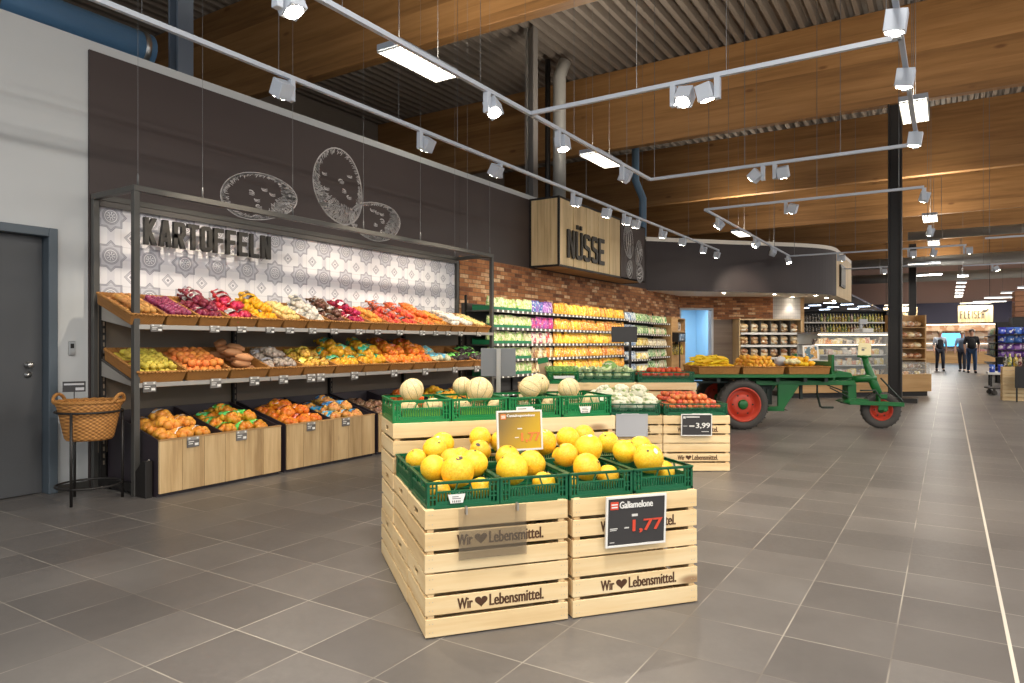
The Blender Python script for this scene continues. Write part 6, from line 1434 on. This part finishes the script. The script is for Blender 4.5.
def person(x, y, rz, label, top, vest, legs, hair, st=.14, h=1.0):
    t = thing('person', label, 'person', M=T(x, y, 0) @ Matrix.Rotation(rz, 4, 'Z') @ Matrix.Scale(h, 4))
    J = {'pel': ((0, 0, .95), .12), 'sp': ((0, 0, 1.12), (.125, .1)), 'ch': ((0, .01, 1.32), (.15, .11)), 'nk': ((0, .01, 1.48), .055), 'hd0': ((0, 0, 1.56), .065), 'hd': ((0, -.01, 1.65), (.078, .095)), 'tp': ((0, 0, 1.735), .06)}
    E_ = [('pel', 'sp'), ('sp', 'ch'), ('ch', 'nk'), ('nk', 'hd0'), ('hd0', 'hd'), ('hd', 'tp')]
    for s, c in ((-1, 'l'), (1, 'r')):
        f = st * s
        J.update({'h' + c: ((.09 * s, 0, .90), .088), 'k' + c: ((.10 * s, -.05 - f * .5, .50), .058), 'a' + c: ((.10 * s, .02 - f, .09), .04), 't' + c: ((.11 * s, -.13 - f, .035), .035),
                  's' + c: ((.19 * s, .01, 1.42), .055), 'e' + c: ((.25 * s, .03 + f * .4, 1.13), .042), 'w' + c: ((.24 * s, -.06 + f * .8, .89), .028), 'p' + c: ((.24 * s, -.08 + f * .8, .82), (.036, .02))})
        E_ += [('pel', 'h' + c), ('h' + c, 'k' + c), ('k' + c, 'a' + c), ('a' + c, 't' + c), ('ch', 's' + c), ('s' + c, 'e' + c), ('e' + c, 'w' + c), ('w' + c, 'p' + c)]
        for k in range(4): 
            J[f'f{k}{c}'] = ((.24 * s, -.10 + f * .8 + k * .02, .80), .009); J[f'g{k}{c}'] = ((.235 * s, -.11 + f * .8 + k * .022, .735 + .006 * abs(k - 1.5)), .008)
            E_ += [('p' + c, f'f{k}{c}'), (f'f{k}{c}', f'g{k}{c}')]
        J['th' + c] = ((.225 * s, -.125 + f * .8, .80), .01); E_ += [('w' + c, 'th' + c)]
    ks = list(J); ix = {k: i for i, k in enumerate(ks)}
    skin('body', [J[k] for k in ks], [(ix[a], ix[b_]) for a, b_ in E_], SKM_, t)
    b = MB(); b.ell((0, -.102, 1.645), (.014, .022, .025), 8, 6); [b.ell((s * .034, -.094, 1.672), (.014, .01, .009), 8, 5, 1) for s in (-1, 1)]; b.ell((0, -.093, 1.602), (.026, .009, .007), 8, 5, 2); [b.ell((s * .083, .0, 1.655), (.012, .022, .034), 8, 6) for s in (-1, 1)]
    b.build('face_features', [SKM_, M['black'], M['red']], t)
    def sub(name, keys, ed, mat, gr=.018, tweak={}):
        kk = list(keys); im = {k: i for i, k in enumerate(kk)}
        nd = []
        for k in kk:
            p, r_ = tweak.get(k, J[k]); r_ = r_ if hasattr(r_, '__len__') else (r_, r_); nd.append((p, (r_[0] + gr, r_[1] + gr)))
        return skin(name, nd, [(im[a], im[b_]) for a, b_ in ed], mat, t)
    sub('trousers', ['pel', 'hl', 'hr', 'kl', 'kr', 'al', 'ar'], [('pel', 'hl'), ('pel', 'hr'), ('hl', 'kl'), ('kl', 'al'), ('hr', 'kr'), ('kr', 'ar')], legs, .018)
    sub('shirt', ['pel', 'sp', 'ch', 'nk', 'sl', 'sr', 'el', 'er'], [('pel', 'sp'), ('sp', 'ch'), ('ch', 'nk'), ('ch', 'sl'), ('ch', 'sr'), ('sl', 'el'), ('sr', 'er')], top, .016, {'nk': ((0, .01, 1.44), .06), 'pel': ((0, 0, .93), .13)})
    sub('vest', ['pel', 'sp', 'ch', 'nk'], [('pel', 'sp'), ('sp', 'ch'), ('ch', 'nk')], vest, .034, {'nk': ((0, .01, 1.42), .08), 'pel': ((0, 0, .9), .13)})
    b = MB(); b.ell((0, .022, 1.685), (.098, .108, .088), 14, 9, 0, None, .08, 2); b.build('hair', hair, t)
    for s, c in ((-1, 'l'), (1, 'r')):
        b = MB(); p = J['t' + c][0]; b.ell((p[0], p[1] + .06, .045), (.052, .135, .048), 12, 8); b.build('shoe', SHOE, t)
blk = pm('black_cloth', (38, 38, 42), .8); dk = pm('dark_navy_cloth', (44, 46, 58), .8); jn = pm('blue_jeans', (66, 92, 132), .8, var=.15); ls = pm('pale_shirt_cloth', (176, 184, 196), .8); hd_ = pm('brown_hair', (70, 50, 36), .6); hg = pm('grey_blond_hair', (150, 126, 96), .6)
person(-.31, 36.2, .2, 'person in black vest with pale sleeves and dark trousers, left one far down the aisle', ls, blk, dk, hg, .12, 1.02)
person(.52, 35.8, -.2, 'person in pale blue shirt with dark trousers, middle one far down the aisle', pm('light_blue_cloth', (150, 176, 206), .8), pm('grey_blue_vest', (92, 104, 122), .8), dk, hg, .16, 1.0)
person(.83, 34.6, .1, 'person in black top and blue jeans, right one far down the aisle', blk, pm('charcoal_vest', (46, 46, 48), .8), jn, hd_, .10, 1.04)

# ------------------------------------------------------------------ area lamps added to light the hall, ambient world light, camera
def area(x, y, z, sx, sy, k, c=(1, .95, .88), rx=0, ry=0):  # bare area lamp added for its light, no fixture modelled
    ld = bpy.data.lights.new('added_hall_lamp', 'AREA'); ld.shape = 'RECTANGLE'; ld.size = sx; ld.size_y = sy; ld.energy = k; ld.color = c
    o = bpy.data.objects.new('added_hall_lamp', ld); COL.objects.link(o); o.location = (x, y, z); o.rotation_euler = (rx, ry, 0)
    if z == 5.0: up_light(x, y, z + .1, sx, sy)  # added roof fill over each of these lamps
PW = 190
for x in (-.46, 5.1, 10.6):
    for y in (-4.2, 1.5): area(x, y, 5.0, .4, 1.2, PW)
for x in (5.1, 10.6):
    for y in (7.2, 12.9, 18.6, 24.3, 30, 36, 42): area(x, y, 5.0, .4, 1.2, PW)
for y in (36, 41, 46): area(-.46, y, 5.0, .4, 1.2, PW)
wo = WB.M @ V((.6, 1.6, 2.5)); area(wo.x, wo.y, wo.z, .8, .8, 60, (.88, .95, 1))
w = bpy.data.worlds.new('daylight'); SC.world = w; w.use_nodes = True
bg = w.node_tree.nodes['Background']; bg.inputs[0].default_value = (.86, .93, 1, 1); bg.inputs[1].default_value = .75  # pale ambient fill reaching in where the hall has no walls
cam = bpy.data.cameras.new('camera'); cam.lens = 690 / 1024 * 36; cam.sensor_width = 36; cam.shift_y = 1.5 / 1024; cam.clip_start = .05; cam.clip_end = 200
co = bpy.data.objects.new('camera', cam); COL.objects.link(co); co.location = (0, 0, 1.25); co.rotation_euler = (PI / 2, 0, rad(32.3)); SC.camera = co
vsn = SC.view_settings; vsn.view_transform = 'Standard'; vsn.look = 'None'; vsn.gamma = 1; vsn.exposure = .45; vsn.use_curve_mapping = False
